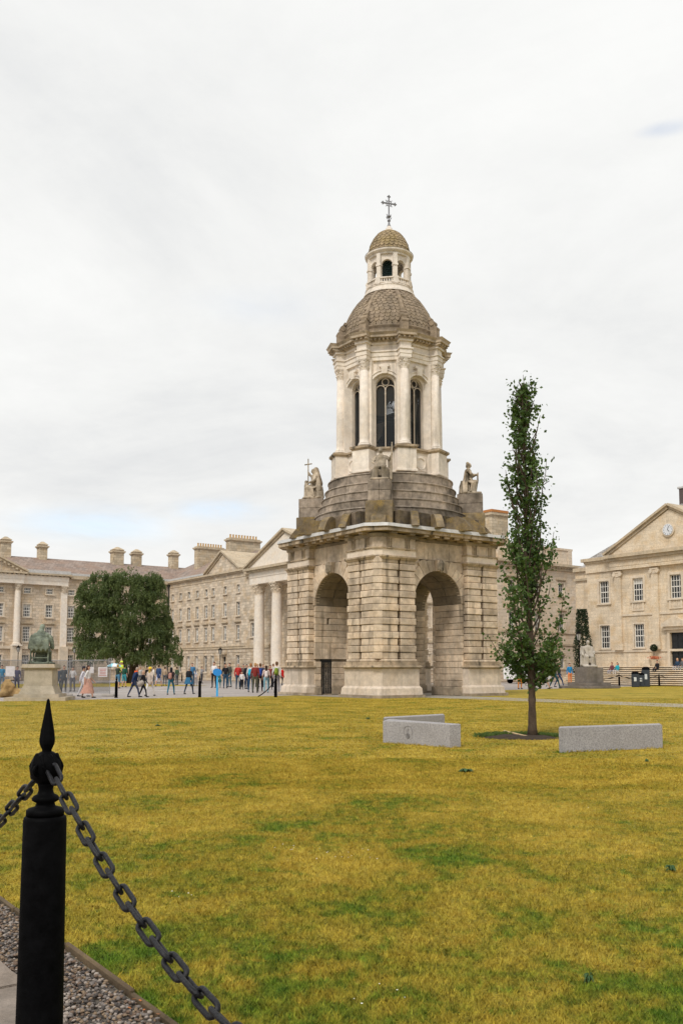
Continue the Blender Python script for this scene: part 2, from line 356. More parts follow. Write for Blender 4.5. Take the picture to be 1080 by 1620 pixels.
for k in range(4):
    F = RZ(k*PI/2)
    for sg in (-1, 1):
        for (xa, xb) in PILS:
            cx, w = sg*(xa+xb)/2, xb-xa
            cblock('pilaster_base', w+0.16, 0.6, 0.15, 0.04, M_LOW, CAMP, F @ T(cx, -ES+0.22, 1.985))
            for j in range(NC):
                pr = 0.045 if j % 2 else 0.0
                cblock('pilaster_block', w+2*pr, 0.5+pr, CH-0.026, 0.024, M_LOW, CAMP, F @ T(cx, -ES+0.25-pr/2, Z0+CH*(j+0.5)))
            cblock('pilaster_capital', w+0.06, 0.56, 0.17, 0.02, M_CORN, CAMP, F @ T(cx, -ES+0.25, 7.31))
            b = cached(('capm', w), lambda: (lambda m: (m.prism([(-w/2-.03, -.31), (w/2+.03, -.31), (w/2+.03, .2), (-w/2-.03, .2)], 0, .14, top=[(-w/2-.13, -.41), (w/2+.13, -.41), (w/2+.13, .2), (-w/2-.13, .2)]), m.box(-w/2-.14, w/2+.14, -.42, .2, .14, .22), m.mesh('capital_moulding', M_CORN))[-1])(MB()))
            link('capital_moulding', b, CAMP, F @ T(cx, -ES+0.27, 7.395))
    # chamfered corner strip (at the +x,-y corner of this face)
    for j in range(NC+1):
        zc = Z0+CH*(j+0.5); pr = 0.03 if j % 2 else 0
        cblock('corner_block', 0.50+pr, 0.4, CH-0.022, 0.02, M_LOW, CAMP, F @ T(4.415, -4.415, zc) @ RZ(PI/4) @ T(0, 0.16-pr/2, 0))
    # jamb courses along the passage
    door_face = (k == 3)
    for sg in (-1, 1):
        hasdoor = door_face and sg == -1
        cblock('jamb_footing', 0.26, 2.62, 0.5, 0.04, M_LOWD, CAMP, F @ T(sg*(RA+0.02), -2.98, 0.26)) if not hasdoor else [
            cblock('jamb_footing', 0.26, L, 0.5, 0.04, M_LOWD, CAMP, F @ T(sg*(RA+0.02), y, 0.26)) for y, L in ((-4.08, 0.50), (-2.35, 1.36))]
        for j in range(13):
            zc = 0.51+0.365*(j+0.5)
            if zc > ZS: break
            if hasdoor and zc < 2.15:
                cblock('jamb_block', 0.16, 0.46, 0.345, 0.02, M_LOW, CAMP, F @ T(sg*(RA+0.08), -4.04, zc)); cblock('jamb_block', 0.16, 1.3, 0.345, 0.02, M_LOW, CAMP, F @ T(sg*(RA+0.08), -2.36, zc)); continue
            if hasdoor and zc < 2.75:
                continue
            if hasdoor and j == 10:
                cblock('jamb_block', 0.16, 0.85, 0.345, 0.02, M_LOW, CAMP, F @ T(sg*(RA+0.08), -3.825, zc)); cblock('jamb_block', 0.16, 1.52, 0.345, 0.02, M_LOW, CAMP, F @ T(sg*(RA+0.08), -2.46, zc)); continue
            off = 0.5 if j % 2 else 0
            ye = [-4.25, -3.1+off*0.9, -1.72]
            for ya, yb in zip(ye[:-1], ye[1:]):
                cblock('jamb_block', 0.16, yb-ya-0.012, 0.345, 0.018, M_LOW, CAMP, F @ T(sg*(RA+0.08), (ya+yb)/2, zc))
        if hasdoor:
            for q, (ya, yb, yt, yu) in enumerate(((-4.25, -3.8, -4.25, -3.98), (-3.8, -3.42, -3.98, -3.33), (-3.42, -3.03, -3.33, -2.72), (-3.03, -1.72, -2.72, -1.72))):
                b = MB(); y = [ya+.006, yb-.006, yu-.006, yt+.006]; x0, x1 = sorted((sg*RA, sg*(RA+.16)))
                pts = [(y[0], 2.12), (y[1], 2.12), (y[2], 2.78), (y[3], 2.78)]
                vs = [F @ Vector((x, p, z)) for x in (x0, x1) for p, z in pts]
                b.add(vs, [(0, 3, 2, 1), (4, 5, 6, 7)]+[(i, (i+1) % 4, 4+(i+1) % 4, 4+i) for i in range(4)]); b.build('lintel_stone', M_LOW, CAMP)
            b = MB(); b.box(-RA-0.12, -RA-0.09, -3.83, -3.02, 0.05, 2.14); d = b.build('door', M_DOOR, CAMP); d.matrix_local = F
            b = MB()
            for i in range(5): b.box(-RA-0.09, -RA-0.08, -3.81+i*0.16, -3.67+i*0.16, 0.08, 2.1)
            h = b.build('door_panel', M_DOOR, d)
    # vault courses
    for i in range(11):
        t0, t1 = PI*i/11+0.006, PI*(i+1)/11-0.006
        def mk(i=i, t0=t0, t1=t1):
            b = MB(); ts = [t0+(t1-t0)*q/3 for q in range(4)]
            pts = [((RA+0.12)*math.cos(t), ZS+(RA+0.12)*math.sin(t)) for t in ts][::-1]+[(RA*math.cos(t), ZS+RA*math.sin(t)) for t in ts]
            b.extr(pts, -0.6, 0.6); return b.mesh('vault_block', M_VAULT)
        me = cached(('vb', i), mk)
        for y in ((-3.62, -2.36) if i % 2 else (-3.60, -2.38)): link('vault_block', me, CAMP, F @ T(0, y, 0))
    # voussoirs clipped to the bay
    NV = 13
    for i in range(NV):
        key = i == NV//2
        def mk(i=i, key=key):
            t0, t1 = PI*i/NV, PI*(i+1)/NV; g = 0.007; b = MB()
            def ro(t):
                r = 2.62 if i % 2 == 0 else 2.42
                if i in (5, 6, 7): r = 2.45
                x, z = math.cos(t), math.sin(t); r = min(r, 1.97/abs(x)) if abs(x) > 1e-3 else r
                return min(r, 2.36/z) if z > 1e-3 else r
            ts = [t0+g+(t1-t0-2*g)*q/4 for q in range(5)]
            pts = [(ro(t)*math.cos(t), ZS+ro(t)*math.sin(t)) for t in ts][::-1]+[(RA*math.cos(t), ZS+RA*math.sin(t)) for t in ts]
            b.extr(pts, -0.17 if not key else -0.42, 0.14); return b.mesh('voussoir', M_LOW)
        link('keystone' if key else 'voussoir', cached(('vs', i), mk), CAMP, F @ T(0, -4.12, 0))
    # blocks filling the spandrel corners and beside the arch below the springing
    for sg in (-1, 1):
        for z0, z1, x0 in ((7.02, 7.6, 1.32), (6.66, 7.0, 1.66)):
            cblock('spandrel_block', 1.99-x0, 0.12, z1-z0, 0.015, M_LOW, CAMP, F @ T(sg*(1.99+x0)/2, -4.16, (z0+z1)/2))
    # carved head on keystone
    b = MB(); b.cap((0, -4.58, 7.22), (0, -4.57, 7.38), .15, .16); b.cap((0, -4.66, 7.26), (0, -4.70, 7.2), .05, .05)
    for sx in (-1, 1): b.cap((sx*.16, -4.54, 7.4), (sx*.18, -4.52, 7.12), .07, .06)
    b.cap((0, -4.6, 7.08), (0, -4.56, 6.92), .12, .05); b.cap((0, -4.55, 7.55), (0, -4.55, 7.45), .12, .2)
    me = cached('keyhead', lambda: (lambda r: (r.materials.append(M_STAT), r)[1])(sculpt(b, 0.03)))
    link('carved_head', me, CAMP, F)
    # frieze: recessed centre slabs and projecting pier entablature with triglyphs
    for xa, xb in ((-2.0, -0.95), (-0.95, 0.9), (0.9, 2.0)):
        cblock('frieze_panel', xb-xa-0.012, 0.14, 0.98, 0.012, M_LOW, CAMP, F @ T((xa+xb)/2, -4.15, 8.12))
pier_layer('architrave', ES+0.02, 1.92, 7.62, 7.99, M_PALE)
pier_layer('taenia', ES+0.09, 1.86, 7.99, 8.07, M_CORN)
pier_layer('frieze', ES+0.0, 1.94, 8.07, 8.62, M_LOW)
pier_layer('bed_mould', ES+0.05, 1.8, 8.62, 8.80, M_LOWD, e2=ES+0.1, i2=1.7)  # darker colour imitates the shadow beneath the cornice
b = MB(); b.prism(octo(4.22, 0.4), 8.62, 8.78); b.build('bed_mould', M_LOWD, CAMP)
tri = MB()
for i in (-1, 0, 1): tri.prism([(i*.13-.045, .0), (i*.13-.02, -.05), (i*.13+.02, -.05), (i*.13+.045, .0)], 0, .5)
tri.box(-.2, .2, -.055, 0, .47, .53); tri.box(-.19, .19, -.04, 0.01, -.14, -.09)
trim = tri.mesh('triglyph', M_CORN)
mut = MB(); mut.box(-.18, .18, -.36, .3, -.03, .095); mutm = mut.mesh('mutule', M_CORN)
for k in range(4):
    F = RZ(k*PI/2)
    for x in (-3.75, -2.5, 2.5, 3.75): link('triglyph', trim, CAMP, F @ T(x, -ES-0.002, 8.09))
    for x in (-3.75, -2.5, -1.5, -0.75, 0, 0.75, 1.5, 2.5, 3.75): link('mutule', mutm, CAMP, F @ T(x, -4.7, 8.79))
b = MB(); b.prism(octo(5.16, 0.85), 8.89, 9.02); b.prism(octo(5.16, 0.85), 9.022, 9.12, sc=1.02); b.build('cornice', M_CORN, CAMP)
pier_layer('cornice_break', 5.23, 1.7, 8.88, 9.03, M_CORN, c=0.88)
# wavy lead sheet over the cornice
lead = MB(); ring = []; N = 96
base = octo(5.30, 0.9)
for i in range(8):
    p, q = base[i], base[(i+1) % 8]; n = 20 if i % 2 == 0 else 4
    for j in range(n): ring.append((p[0]+(q[0]-p[0])*j/n, p[1]+(q[1]-p[1])*j/n))
n = len(ring); vs = []
for lev in range(3):
    for (x, y) in ring:
        d = rng.uniform(-0.02, 0.03); s = (1.0, 0.992, 0.80)[lev]; z = (9.10, 9.29, 9.36)[lev]+d*(0.6 if lev else 0.3)
        vs.append((x*s, y*s, z))
fs = [(l*n+i, l*n+(i+1) % n, (l+1)*n+(i+1) % n, (l+1)*n+i) for l in range(2) for i in range(n)]+[tuple(range(2*n, 3*n)), tuple(range(n))[::-1]]
lead.add(vs, fs); lead.build('lead_flashing', M_LEAD, CAMP)
# parapet of big rough blocks
for k in range(4):
    F = RZ(k*PI/2); x = -3.15
    while x < 3.1:
        w = random.choice((1.05, 1.25, 1.45)); w = min(w, 3.15-x)
        if w < 0.4: break
        cblock('parapet_block', w-0.03, 0.8, 0.98, 0.035, M_DARK, CAMP, F @ T(x+w/2, -4.2-rng.uniform(0, .06), 9.68)); x += w
    # corner: buttress with curved consoles and statue pedestal (towards -x,-y of this frame)
    D = F @ RZ(-PI/4)          # -y of D points to the corner
    def console(w, r0, r1, z0, z1):
        pts = [(0, z0)]+[(r0+(r1-r0)*t, z0+(z1-z0)*(1-t**2.2)*0.9+0.1*(z1-z0)*(1-t)) for t in np.linspace(1, 0, 8)]
        m = MB(); n = len(pts); L = [Vector((-w/2, -r, z)) for r, z in pts]+[Vector((w/2, -r, z)) for r, z in pts]
        m.add(L, [tuple(range(n)), tuple(range(n, 2*n))[::-1]]+[((i+1) % n, i, n+i, n+(i+1) % n) for i in range(n)]); return m
    link('corner_buttress', cached('cbut', lambda: console(0.8, 5.0, 6.15, 9.24, 10.2).mesh('corner_buttress', M_LICH)), CAMP, D)
    for sg in (-1, 1):
        link('scroll_console', cached('scon', lambda: console(0.42, 4.6, 5.9, 9.24, 10.25).mesh('scroll_console', M_LICH)), CAMP, D @ T(sg*0.85, 0, 0) @ RZ(sg*0.2))
        link('scroll_console', cached('scon2', lambda: console(0.42, 4.4, 5.3, 9.24, 10.1).mesh('scroll_console', M_LICH)), CAMP, D @ T(sg*1.5, 0, 0) @ RZ(sg*0.35))
    b = MB(); b.cbox(1.5, 1.7, 1.45, 0.04, (0, -4.8, 9.97)); o = b.build('pedestal_base', M_LICH, CAMP); o.matrix_local = D
    for i, (z0, z1) in enumerate(((10.7, 11.28), (11.28, 11.86))):
        b = MB()
        for sx in (-1, 1): b.cbox(0.615, 1.5, z1-z0-0.012, 0.02, (sx*0.312, -4.78, (z0+z1)/2))
        o = b.build('pedestal_block', M_STEP, CAMP); o.matrix_local = D
M_NOSE = stone('step_nosing_stone', (.50, .435, .37), var=.2, stain=.35, rand=.1)  # lip stone kept paler, so the lit step edges are in its colour
b = MB(); b.lathe([(4.4, 9.22), (4.35, 10.12), (0.5, 10.12)], 64); b.build('step_core', M_DARK, CAMP)
for i, (z0, z1, r) in enumerate(((10.1, 10.53, 4.52), (10.53, 11.03, 4.32), (11.03, 11.53, 4.12), (11.53, 12.05, 3.92), (12.05, 12.62, 3.74))):
    n = 24-i; b = MB(); a0 = random.random()
    def mk(i=i, z0=z0, z1=z1, r=r, n=n):
        m = MB(); da = 2*PI/n-0.012/r; q = 5
        arc = [da*j/q for j in range(q+1)]
        out_ = [(r*math.cos(t), r*math.sin(t)) for t in arc]; inn = [((r-.6)*math.cos(t), (r-.6)*math.sin(t)) for t in arc][::-1]
        m.prism(out_+inn, z0+0.004, z1-0.03); m.prism([(x*(1.012 if j <= q else 1), y*(1.012 if j <= q else 1)) for j, (x, y) in enumerate(out_+inn)], z1-0.03, z1); return m.mesh('step_block', M_STEP)
    me = cached(('ring', i), mk)
    for j in range(n): link('step_block', me, CAMP, RZ(a0+2*PI*j/n))
for z1, r in ((10.53, 4.52), (11.03, 4.32), (11.53, 4.12), (12.05, 3.92), (12.62, 3.74)):
    b = MB(); b.lathe([(r-.1, z1-.012), (r+.035, z1-.012), (r+.045, z1+.03), (r-.02, z1+.045), (r-.25, z1+.03)], 72, caps=False); b.build('step_nosing', M_NOSE, CAMP)
b = MB(); b.lathe([(4.0, 10.1), (3.9, 11.0), (3.4, 12.0), (3.2, 12.6)], 48); b.build('step_core', M_DARK, CAMP)
# ---- octagonal drum
CA = [PI/8+k*PI/4 for k in range(8)]       # column directions
def ngon(r, n=8, a0=PI/8): return [(r*math.cos(a0+2*PI*i/n), r*math.sin(a0+2*PI*i/n)) for i in range(n)]
cp = 1/math.cos(PI/8)
b = MB(); b.lathe([(3.45, 12.6), (3.4, 12.74), (2.95, 12.78)], 48); b.prism(ngon(2.78*cp), 12.6, 14.28); b.build('drum_pedestal', M_UP, CAMP)
b = MB(); b.prism(ngon(2.86*cp), 14.1, 14.2); b.prism(ngon(2.93*cp), 14.2, 14.31); b.build('drum_ledge', M_CORN, CAMP)
ped = MB(); ped.cbox(1.12, .9, 1.35, .015, (0, -.02, 13.45)); ped.cbox(1.24, 1.0, .14, .02, (0, -.02, 12.85)); pedm = ped.mesh('column_pedestal', M_UP)
pdc = MB(); pdc.prism([(-.56, -.48), (.56, -.48), (.56, .4), (-.56, .4)], 14.1, 14.2, top=[(-.66, -.58), (.66, -.58), (.66, .4), (-.66, .4)]); pdc.box(-.67, .67, -.59, .4, 14.2, 14.32); pdcm = pdc.mesh('pedestal_cap', M_CORN)
def capital(mb, z, r, h, c=(0, 0)):
    mb.lathe([(r*.98, z), (r*1.06, z+.02*h), (r*.98, z+.06*h), (r*1.0, z+.5*h), (r*1.3, z+.86*h)], 16, c)
    for row, (zz0, rr, n, hh) in enumerate(((z+.06*h, r*1.04, 8, .36*h), (z+.36*h, r*1.1, 8, .34*h))):
        for i in range(n):
            a = 2*PI*(i+.5*row)/n; M = T(c[0], c[1], 0) @ RZ(a)
            w = r*.34; vs = [M @ Vector(p) for p in ((rr*.9, -w, zz0), (rr*.9, w, zz0), (rr*1.12, w, zz0+hh*.7), (rr*1.12, -w, zz0+hh*.7), (rr*1.34, 0, zz0+hh*.82), (rr*1.22, 0, zz0+hh), (rr*.9, 0, zz0+hh))]
            mb.add(vs, [(0, 1, 2, 3), (3, 2, 4), (3, 4, 5), (2, 5, 4), (2, 1, 6), (2, 6, 5), (0, 3, 6), (3, 5, 6), (0, 6, 1)])
    for i in range(4):
        a = PI/4+i*PI/2; M = T(c[0], c[1], 0) @ RZ(a); mb.cap(M @ Vector((r*1.2, -.1*r, z+.78*h)), M @ Vector((r*1.45, .1*r, z+.8*h)), r*.2, r*.16, 6)
    q = r*1.28; mb.box(c[0]-q, c[0]+q, c[1]-q, c[1]+q, z+.88*h, z+h)
colm = MB(); colm.lathe([(.37, 0), (.37, .1)], 4, a0=PI/4); colm.lathe([(.37, .08), (.39, .13), (.37, .18), (.33, .2), (.36, .24), (.33, .28), (.285, .31), (.278, .5), (.272, 2.2), (.238, 4.58)], 20)
colmm = colm.mesh('column', M_UP, True)
cpm = MB(); capital(cpm, 0, .240, .62); cpmm = cpm.mesh('column_capital', M_UP)
for a in CA:
    Mx = RZ(a+PI/2) @ T(0, -3.06, 0)
    link('column_pedestal', pedm, CAMP, Mx); link('pedestal_cap', pdcm, CAMP, Mx)
    c = link('column', colmm, CAMP, Mx @ T(0, 0, 14.32)); link('column_capital', cpmm, c, T(0, 0, 4.58))
    cblock('pilaster_behind_column', 0.8, 0.5, 5.2, 0.02, M_UP, CAMP, Mx @ T(0, 0.36, 16.92))
def arch_panel(w, z0, z1, hw, zs, y0, y1, seg=16):
    """solid panel w wide pierced by a round-headed opening, front at y0 (towards -y)"""
    m = MB(); arc = [(hw*math.cos(PI*i/seg), zs+hw*math.sin(PI*i/seg)) for i in range(seg+1)]
    m.box(-w/2, -hw, y0, y1, z0, zs); m.box(hw, w/2, y0, y1, z0, zs)
    def outer(x, z):
        t = math.atan2(z-zs, x); c_, s_ = math.cos(t), math.sin(t)
        r = min((w/2)/abs(c_) if abs(c_) > 1e-4 else 1e9, (z1-zs)/s_ if s_ > 1e-4 else 1e9); return (r*c_, zs+r*s_)
    ts = sorted(set([PI*i/seg for i in range(seg+1)]+[math.atan2(z1-zs, w/2), PI-math.atan2(z1-zs, w/2)]))
    for t0, t1 in zip(ts[:-1], ts[1:]):
        p = [(hw*math.cos(t), zs+hw*math.sin(t)) for t in (t0, t1)]; q = [outer(math.cos(t), zs+math.sin(t)) for t in (t0, t1)]
        m.extr([p[0], q[0], q[1], p[1]], y0, y1)
    return m
ap = 2.62; wid = 2*ap*math.tan(PI/8)
pan = arch_panel(wid, 14.3, 19.55, .84, 17.9, 0, .16).mesh('window_wall', M_UP)
pan2 = arch_panel(wid-.06, 14.3, 19.5, .56, 18.06, .161, .55).mesh('window_reveal', M_UP)
arv = MB()
for i in range(16):
    t0, t1 = PI*i/16, PI*(i+1)/16
    for r0, r1, y in ((.84, 1.0, -.1), (1.0, 1.06, -.15)): arv.extr([(r0*math.cos(t0), r0*math.sin(t0)), (r1*math.cos(t0), r1*math.sin(t0)), (r1*math.cos(t1), r1*math.sin(t1)), (r0*math.cos(t1), r0*math.sin(t1))], y, .01)
arvm = arv.mesh('archivolt', M_UP)
imp = MB()
for sg in (-1, 1): imp.cbox(.34, .34, .12, .02, (sg*.93, .05, 0)); imp.cbox(.30, .30, .1, .02, (sg*.93, .05, -.11))
impm = imp.mesh('impost', M_UP)
kst = MB(); kst.prism([(-.16, -.22), (.16, -.22), (.16, .05), (-.16, .05)], 18.7, 19.1, top=[(-.2, -.26), (.2, -.26), (.2, .05), (-.2, .05)]); kst.box(-.3, .3, -.2, .05, 19.1, 19.24); kstm = kst.mesh('arch_keystone', M_UP)
swg = MB(); swg.tube([(.34*math.cos(t), -.05, 13.45+.34*math.sin(t)) for t in np.linspace(0, 2*PI, 20, endpoint=False)], .05, 6, closed=True); swg.cbox(.9, .08, .9, .02, (0, 0, 13.45)); swm = swg.mesh('carved_wreath', M_UP)
tr = MB(); hw = .56; zs = 18.06
def arcpts(cx, cz, r, t0, t1, n): return [(cx+r*math.cos(t), .34, cz+r*math.sin(t)) for t in np.linspace(t0, t1, n)]
tr.box(-.028, .028, .31, .37, 14.32, zs-.12); tr.lathe([(.05, 14.32), (.05, 14.45), (.03, 14.5)], 8, (0, .34)); tr.lathe([(.03, 17.5), (.055, 17.6), (.055, 17.68)], 8, (0, .34))
tr.tube(arcpts(0, zs+.27, .2, 0, 2*PI, 21)[:-1], .03, 6, closed=True)
for sg in (-1, 1):
    tr.tube(arcpts(sg*.28, zs-.2, .27, 0, PI, 12), .03, 6); tr.tube(arcpts(0, zs, hw-.02, PI/2, PI/2-sg*PI/2, 12), .025, 6)
    tr.box(sg*hw-.02, sg*hw+.02, .31, .37, 14.32, zs)
trm = tr.mesh('window_tracery', M_TRAC)
lat = MB(); step = .115
def clip_in(x, z):
    if z < 14.33 or abs(x) > hw: return False
    return z < zs or (x*x+(z-zs)**2) < (hw-.02)**2
for sg in (-1, 1):
    k = -40
    while k < 60:
        # line z = 14.3 + k*step*1.6 + sg*1.6*x
        pts = [(x, 14.3+k*step*1.6+sg*1.6*x) for x in np.linspace(-hw, hw, 29)]
        run = [p for p in pts if clip_in(*p)]
        if len(run) > 1:
            (x0, z0), (x1, z1) = run[0], run[-1]; w = .03
            vs = [Vector((x0, .42+.012*sg, z0-w)), Vector((x1, .42+.012*sg, z1-w)), Vector((x1, .42+.012*sg, z1+w)), Vector((x0, .42+.012*sg, z0+w))]
            vs += [v+Vector((0, .02, 0)) for v in vs]
            lat.add(vs, [(0, 1, 2, 3), (7, 6, 5, 4), (0, 4, 5, 1), (3, 2, 6, 7)])
        k += 1
latm = lat.mesh('louvre_lattice', M_DGLASS)
for k in range(8):
    Mx = RZ(k*PI/4) @ T(0, -ap, 0)
    link('window_wall', pan, CAMP, Mx); link('window_reveal', pan2, CAMP, Mx); link('archivolt', arvm, CAMP, Mx @ T(0, 0, 17.9)); link('impost', impm, CAMP, Mx @ T(0, 0, 17.84))
    link('arch_keystone', kstm, CAMP, Mx); link('carved_wreath', swm, CAMP, Mx @ T(0, -.17, 0))
    w = link('window_tracery', trm, CAMP, Mx); link('louvre_lattice', latm, w)
# bell frame inside, entablature, cornice
b = MB(); b.lathe([(.75, 15.2), (.78, 15.3), (.5, 15.7), (.42, 16.2), (.2, 16.45), (.05, 16.5)], 20); b.box(-1.9, 1.9, -.12, .12, 16.5, 16.75); b.box(-.12, .12, -1.9, 1.9, 16.76, 17.0); b.build('bell', M_BLACKM, CAMP, True)
b = MB()
for z0, z1, e in ((19.5, 19.72, 2.76), (19.72, 19.98, 2.80), (19.98, 20.06, 2.86), (20.06, 20.42, 2.74), (20.42, 20.56, 2.84)): b.prism(ngon(e*cp), z0, z1-.001)
b.build('entablature', M_UP, CAMP)
b = MB(); b.prism(ngon(2.9*cp), 20.56, 20.68, sc=1.02); b.prism(ngon(3.34*cp), 20.72, 20.84); b.prism(ngon(3.34*cp), 20.841, 20.97, sc=1.035); b.prism(ngon(2.95*cp), 20.66, 20.73); b.build('upper_cornice', M_CORNU, CAMP)
res = MB()
for z0, z1, e, w in ((19.5, 19.72, .33, .33), (19.72, 19.98, .36, .36), (19.98, 20.06, .42, .42), (20.06, 20.42, .32, .32), (20.42, 20.56, .42, .42)): res.box(-w, w, -e, .5, z0, z1-.001)
resm = res.mesh('entablature_break', M_UP)
rc = MB(); rc.box(-.5, .5, -.5, .5, 20.56, 20.7); rc.box(-.55, .55, -.70, .5, 20.715, 20.85); rc.prism([(-.55, -.70), (.55, -.70), (.55, .5), (-.55, .5)], 20.851, 20.99, top=[(-.63, -.79), (.63, -.79), (.63, .5), (-.63, .5)]); rcm = rc.mesh('cornice_break', M_CORNU)
dn = MB()
for k in range(8):
    M = RZ(k*PI/4)
    for i in range(7):
        x = (i-3)*.24; dn.box(x-.06, x+.06, -3.2, -2.8, 20.6, 20.715, M=M)
for a in CA:
    Mx = RZ(a+PI/2) @ T(0, -3.06, 0); link('entablature_break', resm, CAMP, Mx); link('cornice_break', rcm, CAMP, Mx)
    for x in (-.45, -.15, .15, .45): dn.box(x-.06, x+.06, -.62, -.4, 20.6, 20.71, M=Mx)
dn.build('dentils', M_CORNU, CAMP, kind='stuff')
# ---- dome
DP = [(2.95, 20.97), (2.95, 21.1), (2.86, 21.14), (2.84, 21.5), (2.92, 21.55), (2.92, 21.64), (2.80, 21.68)]
b = MB(); b.lathe(DP, 64, caps=False); b.build('dome_drum', M_DOME, CAMP, True)
DC = [(2.78, 21.66), (2.76, 21.95), (2.69, 22.3), (2.57, 22.7), (2.41, 23.05), (2.21, 23.4), (1.97, 23.75), (1.70, 24.05), (1.46, 24.3), (1.3, 24.5)]
b = MB(); b.lathe(DC, 48, caps=False); b.build('dome_shell', M_DOME, CAMP, True)
def scales(DC, w0, hrow, mat, name, gap_at_ribs=True):
    m = MB(); seg = [(Vector((DC[i][0], DC[i][1])), Vector((DC[i+1][0], DC[i+1][1]))) for i in range(len(DC)-1)]
    L = [0]
    for a_, b_ in seg: L.append(L[-1]+(b_-a_).length)
    def at(s):
        for i, (a_, b_) in enumerate(seg):
            if s <= L[i+1] or i == len(seg)-1:
                t = (s-L[i])/(L[i+1]-L[i]); p = a_.lerp(b_, t); d = (b_-a_).normalized(); return p, d
    s = 0.0; row = 0
    while s < L[-1]-hrow*.6:
        p, d = at(s+hrow*.5); n = max(8, int(round(2*PI*p.x/w0))); w = p.x*PI/n*.93
        for i in range(n):
            a = 2*PI*(i+.5*(row % 2))/n
            if gap_at_ribs and min(abs(((a-c+PI) % (2*PI))-PI) for c in CA)*p.x < .16: continue
            Mx = RZ(a+PI/2) @ T(0, -p.x, p.y) @ RX(-(math.atan2(-d.x, d.y)))
            h = hrow*.62
            o = [(-w, h), (-w, -h*.35), (-w*.55, -h*.85), (0, -h*1.12), (w*.55, -h*.85), (w, -h*.35), (w, h)]
            vs = [Mx @ Vector((x, -.035-.03*(h-z)/(2*h), z)) for x, z in o]+[Mx @ Vector((x, .05, z)) for x, z in o]
            k = len(o); m.add(vs, [tuple(range(k))]+[((q+1) % k, q, k+q, k+(q+1) % k) for q in range(k)])
        s += hrow; row += 1
    return m.build(name, mat, CAMP, kind='stuff')
scales(DC, .31, .235, M_DOME, 'dome_scales')
rib = MB(); n = len(DC)
vs = []
for r, z in DC:
    for x, y in ((-.13, 0), (-.1, -.1), (.1, -.1), (.13, 0)): vs.append((x, -r+y, z))
rib.add(vs, [(i*4+j, i*4+j+1, i*4+5+j, i*4+4+j) for i in range(n-1) for j in range(3)]); ribm = rib.mesh('dome_rib', M_DOME)
vol = MB(); vol.cbox(.46, .6, .7, .03, (0, -3.0, 21.32)); vol.cbox(.38, .4, .4, .03, (0, -2.95, 21.82))
vol.lathe([(.17, -.24), (.17, .24)], 12, M=T(0, -2.98, 22.1) @ RY(PI/2)); vol.lathe([(.13, -.2), (.13, .2)], 12, M=T(0, -3.2, 21.74) @ RY(PI/2)); vol.lathe([(.1, -.18), (.1, .18)], 10, M=T(0, -2.82, 22.4) @ RY(PI/2))
volm = vol.mesh('scroll_volute', M_DOME)
for a in CA:
    link('dome_rib', ribm, CAMP, RZ(a+PI/2)); link('scroll_volute', volm, CAMP, RZ(a+PI/2))
# ---- lantern
b = MB(); b.lathe([(1.62, 24.28), (1.58, 24.42), (1.5, 24.46), (1.46, 24.62), (1.5, 24.68), (1.42, 24.72), (1.38, 24.8)], 32); b.build('lantern_base', M_UP, CAMP)
bal = MB(); bal.box(-.44, .44, -1.40, -1.26, 24.8, 24.86); bal.box(-.44, .44, -1.41, -1.25, 25.08, 25.15)
for x in (-.3, -.15, 0, .15, .3): bal.lathe([(.035, 24.86), (.055, 24.92), (.03, 24.99), (.05, 25.05), (.035, 25.08)], 8, (x, -1.33))
balm = bal.mesh('balustrade', M_UP)
lp = arch_panel(2*1.16*math.tan(PI/8), 24.8, 26.7, .33, 26.02, 0, .2, 12).mesh('lantern_arch', M_UP)
pil = MB(); pil.box(-.13, .13, -.12, .1, 24.8, 25.9); pil.box(-.17, .17, -.16, .1, 25.9, 26.02); pil.box(-.13, .13, -.12, .1, 26.02, 26.7); pil.box(-.17, .17, -.2, .1, 24.76, 25.2); pilm = pil.mesh('lantern_pilaster', M_UP)
for k in range(8):
    link('balustrade', balm, CAMP, RZ(k*PI/4)); link('lantern_arch', lp, CAMP, RZ(k*PI/4) @ T(0, -1.16, 0)); link('lantern_pilaster', pilm, CAMP, RZ(k*PI/4+PI/8) @ T(0, -1.24, 0))
b = MB(); b.lathe([(.4, 24.8), (.4, 26.6)], 16)
for i in range(14): b.lathe([(.4, 24.9+i*.12), (.46, 24.93+i*.12), (.4, 24.98+i*.12)], 16, caps=False)
b.build('lantern_louvres', plain('green_black_louvre', (0.02, 0.045, 0.045), .5), CAMP)
b = MB(); b.lathe([(1.3, 26.66), (1.32, 26.76), (1.40, 26.8), (1.48, 26.86), (1.50, 26.95), (1.28, 27.02)], 48); b.build('lantern_cornice', M_UP, CAMP)
b = MB(); b.lathe([(1.49, 26.93), (1.51, 26.97), (1.26, 27.05)], 48, caps=False); b.build('cornice_edge', M_DARK, CAMP)
SD = [(1.24, 27.02), (1.22, 27.3), (1.13, 27.65), (.98, 27.97), (.78, 28.25), (.55, 28.48), (.32, 28.64), (.2, 28.7)]
b = MB(); b.lathe(SD, 40, caps=False); b.build('lantern_dome', M_DOME2, CAMP, True)
scales(SD[:-2], .27, .2, M_DOME2, 'lantern_dome_scales', False)
b = MB(); b.lathe([(.34, 28.6), (.3, 28.68), (.16, 28.75), (.2, 28.82), (.12, 28.9), (.1, 29.0)], 20); b.build('dome_finial', M_UP, CAMP, True)
b = MB(); b.lathe([(.12, 28.98), (.07, 29.1), (.05, 29.25), (.11, 29.33), (.05, 29.42), (.04, 29.5), (.14, 29.6), (.06, 29.72), (.035, 29.8), (.03, 30.9)], 10)
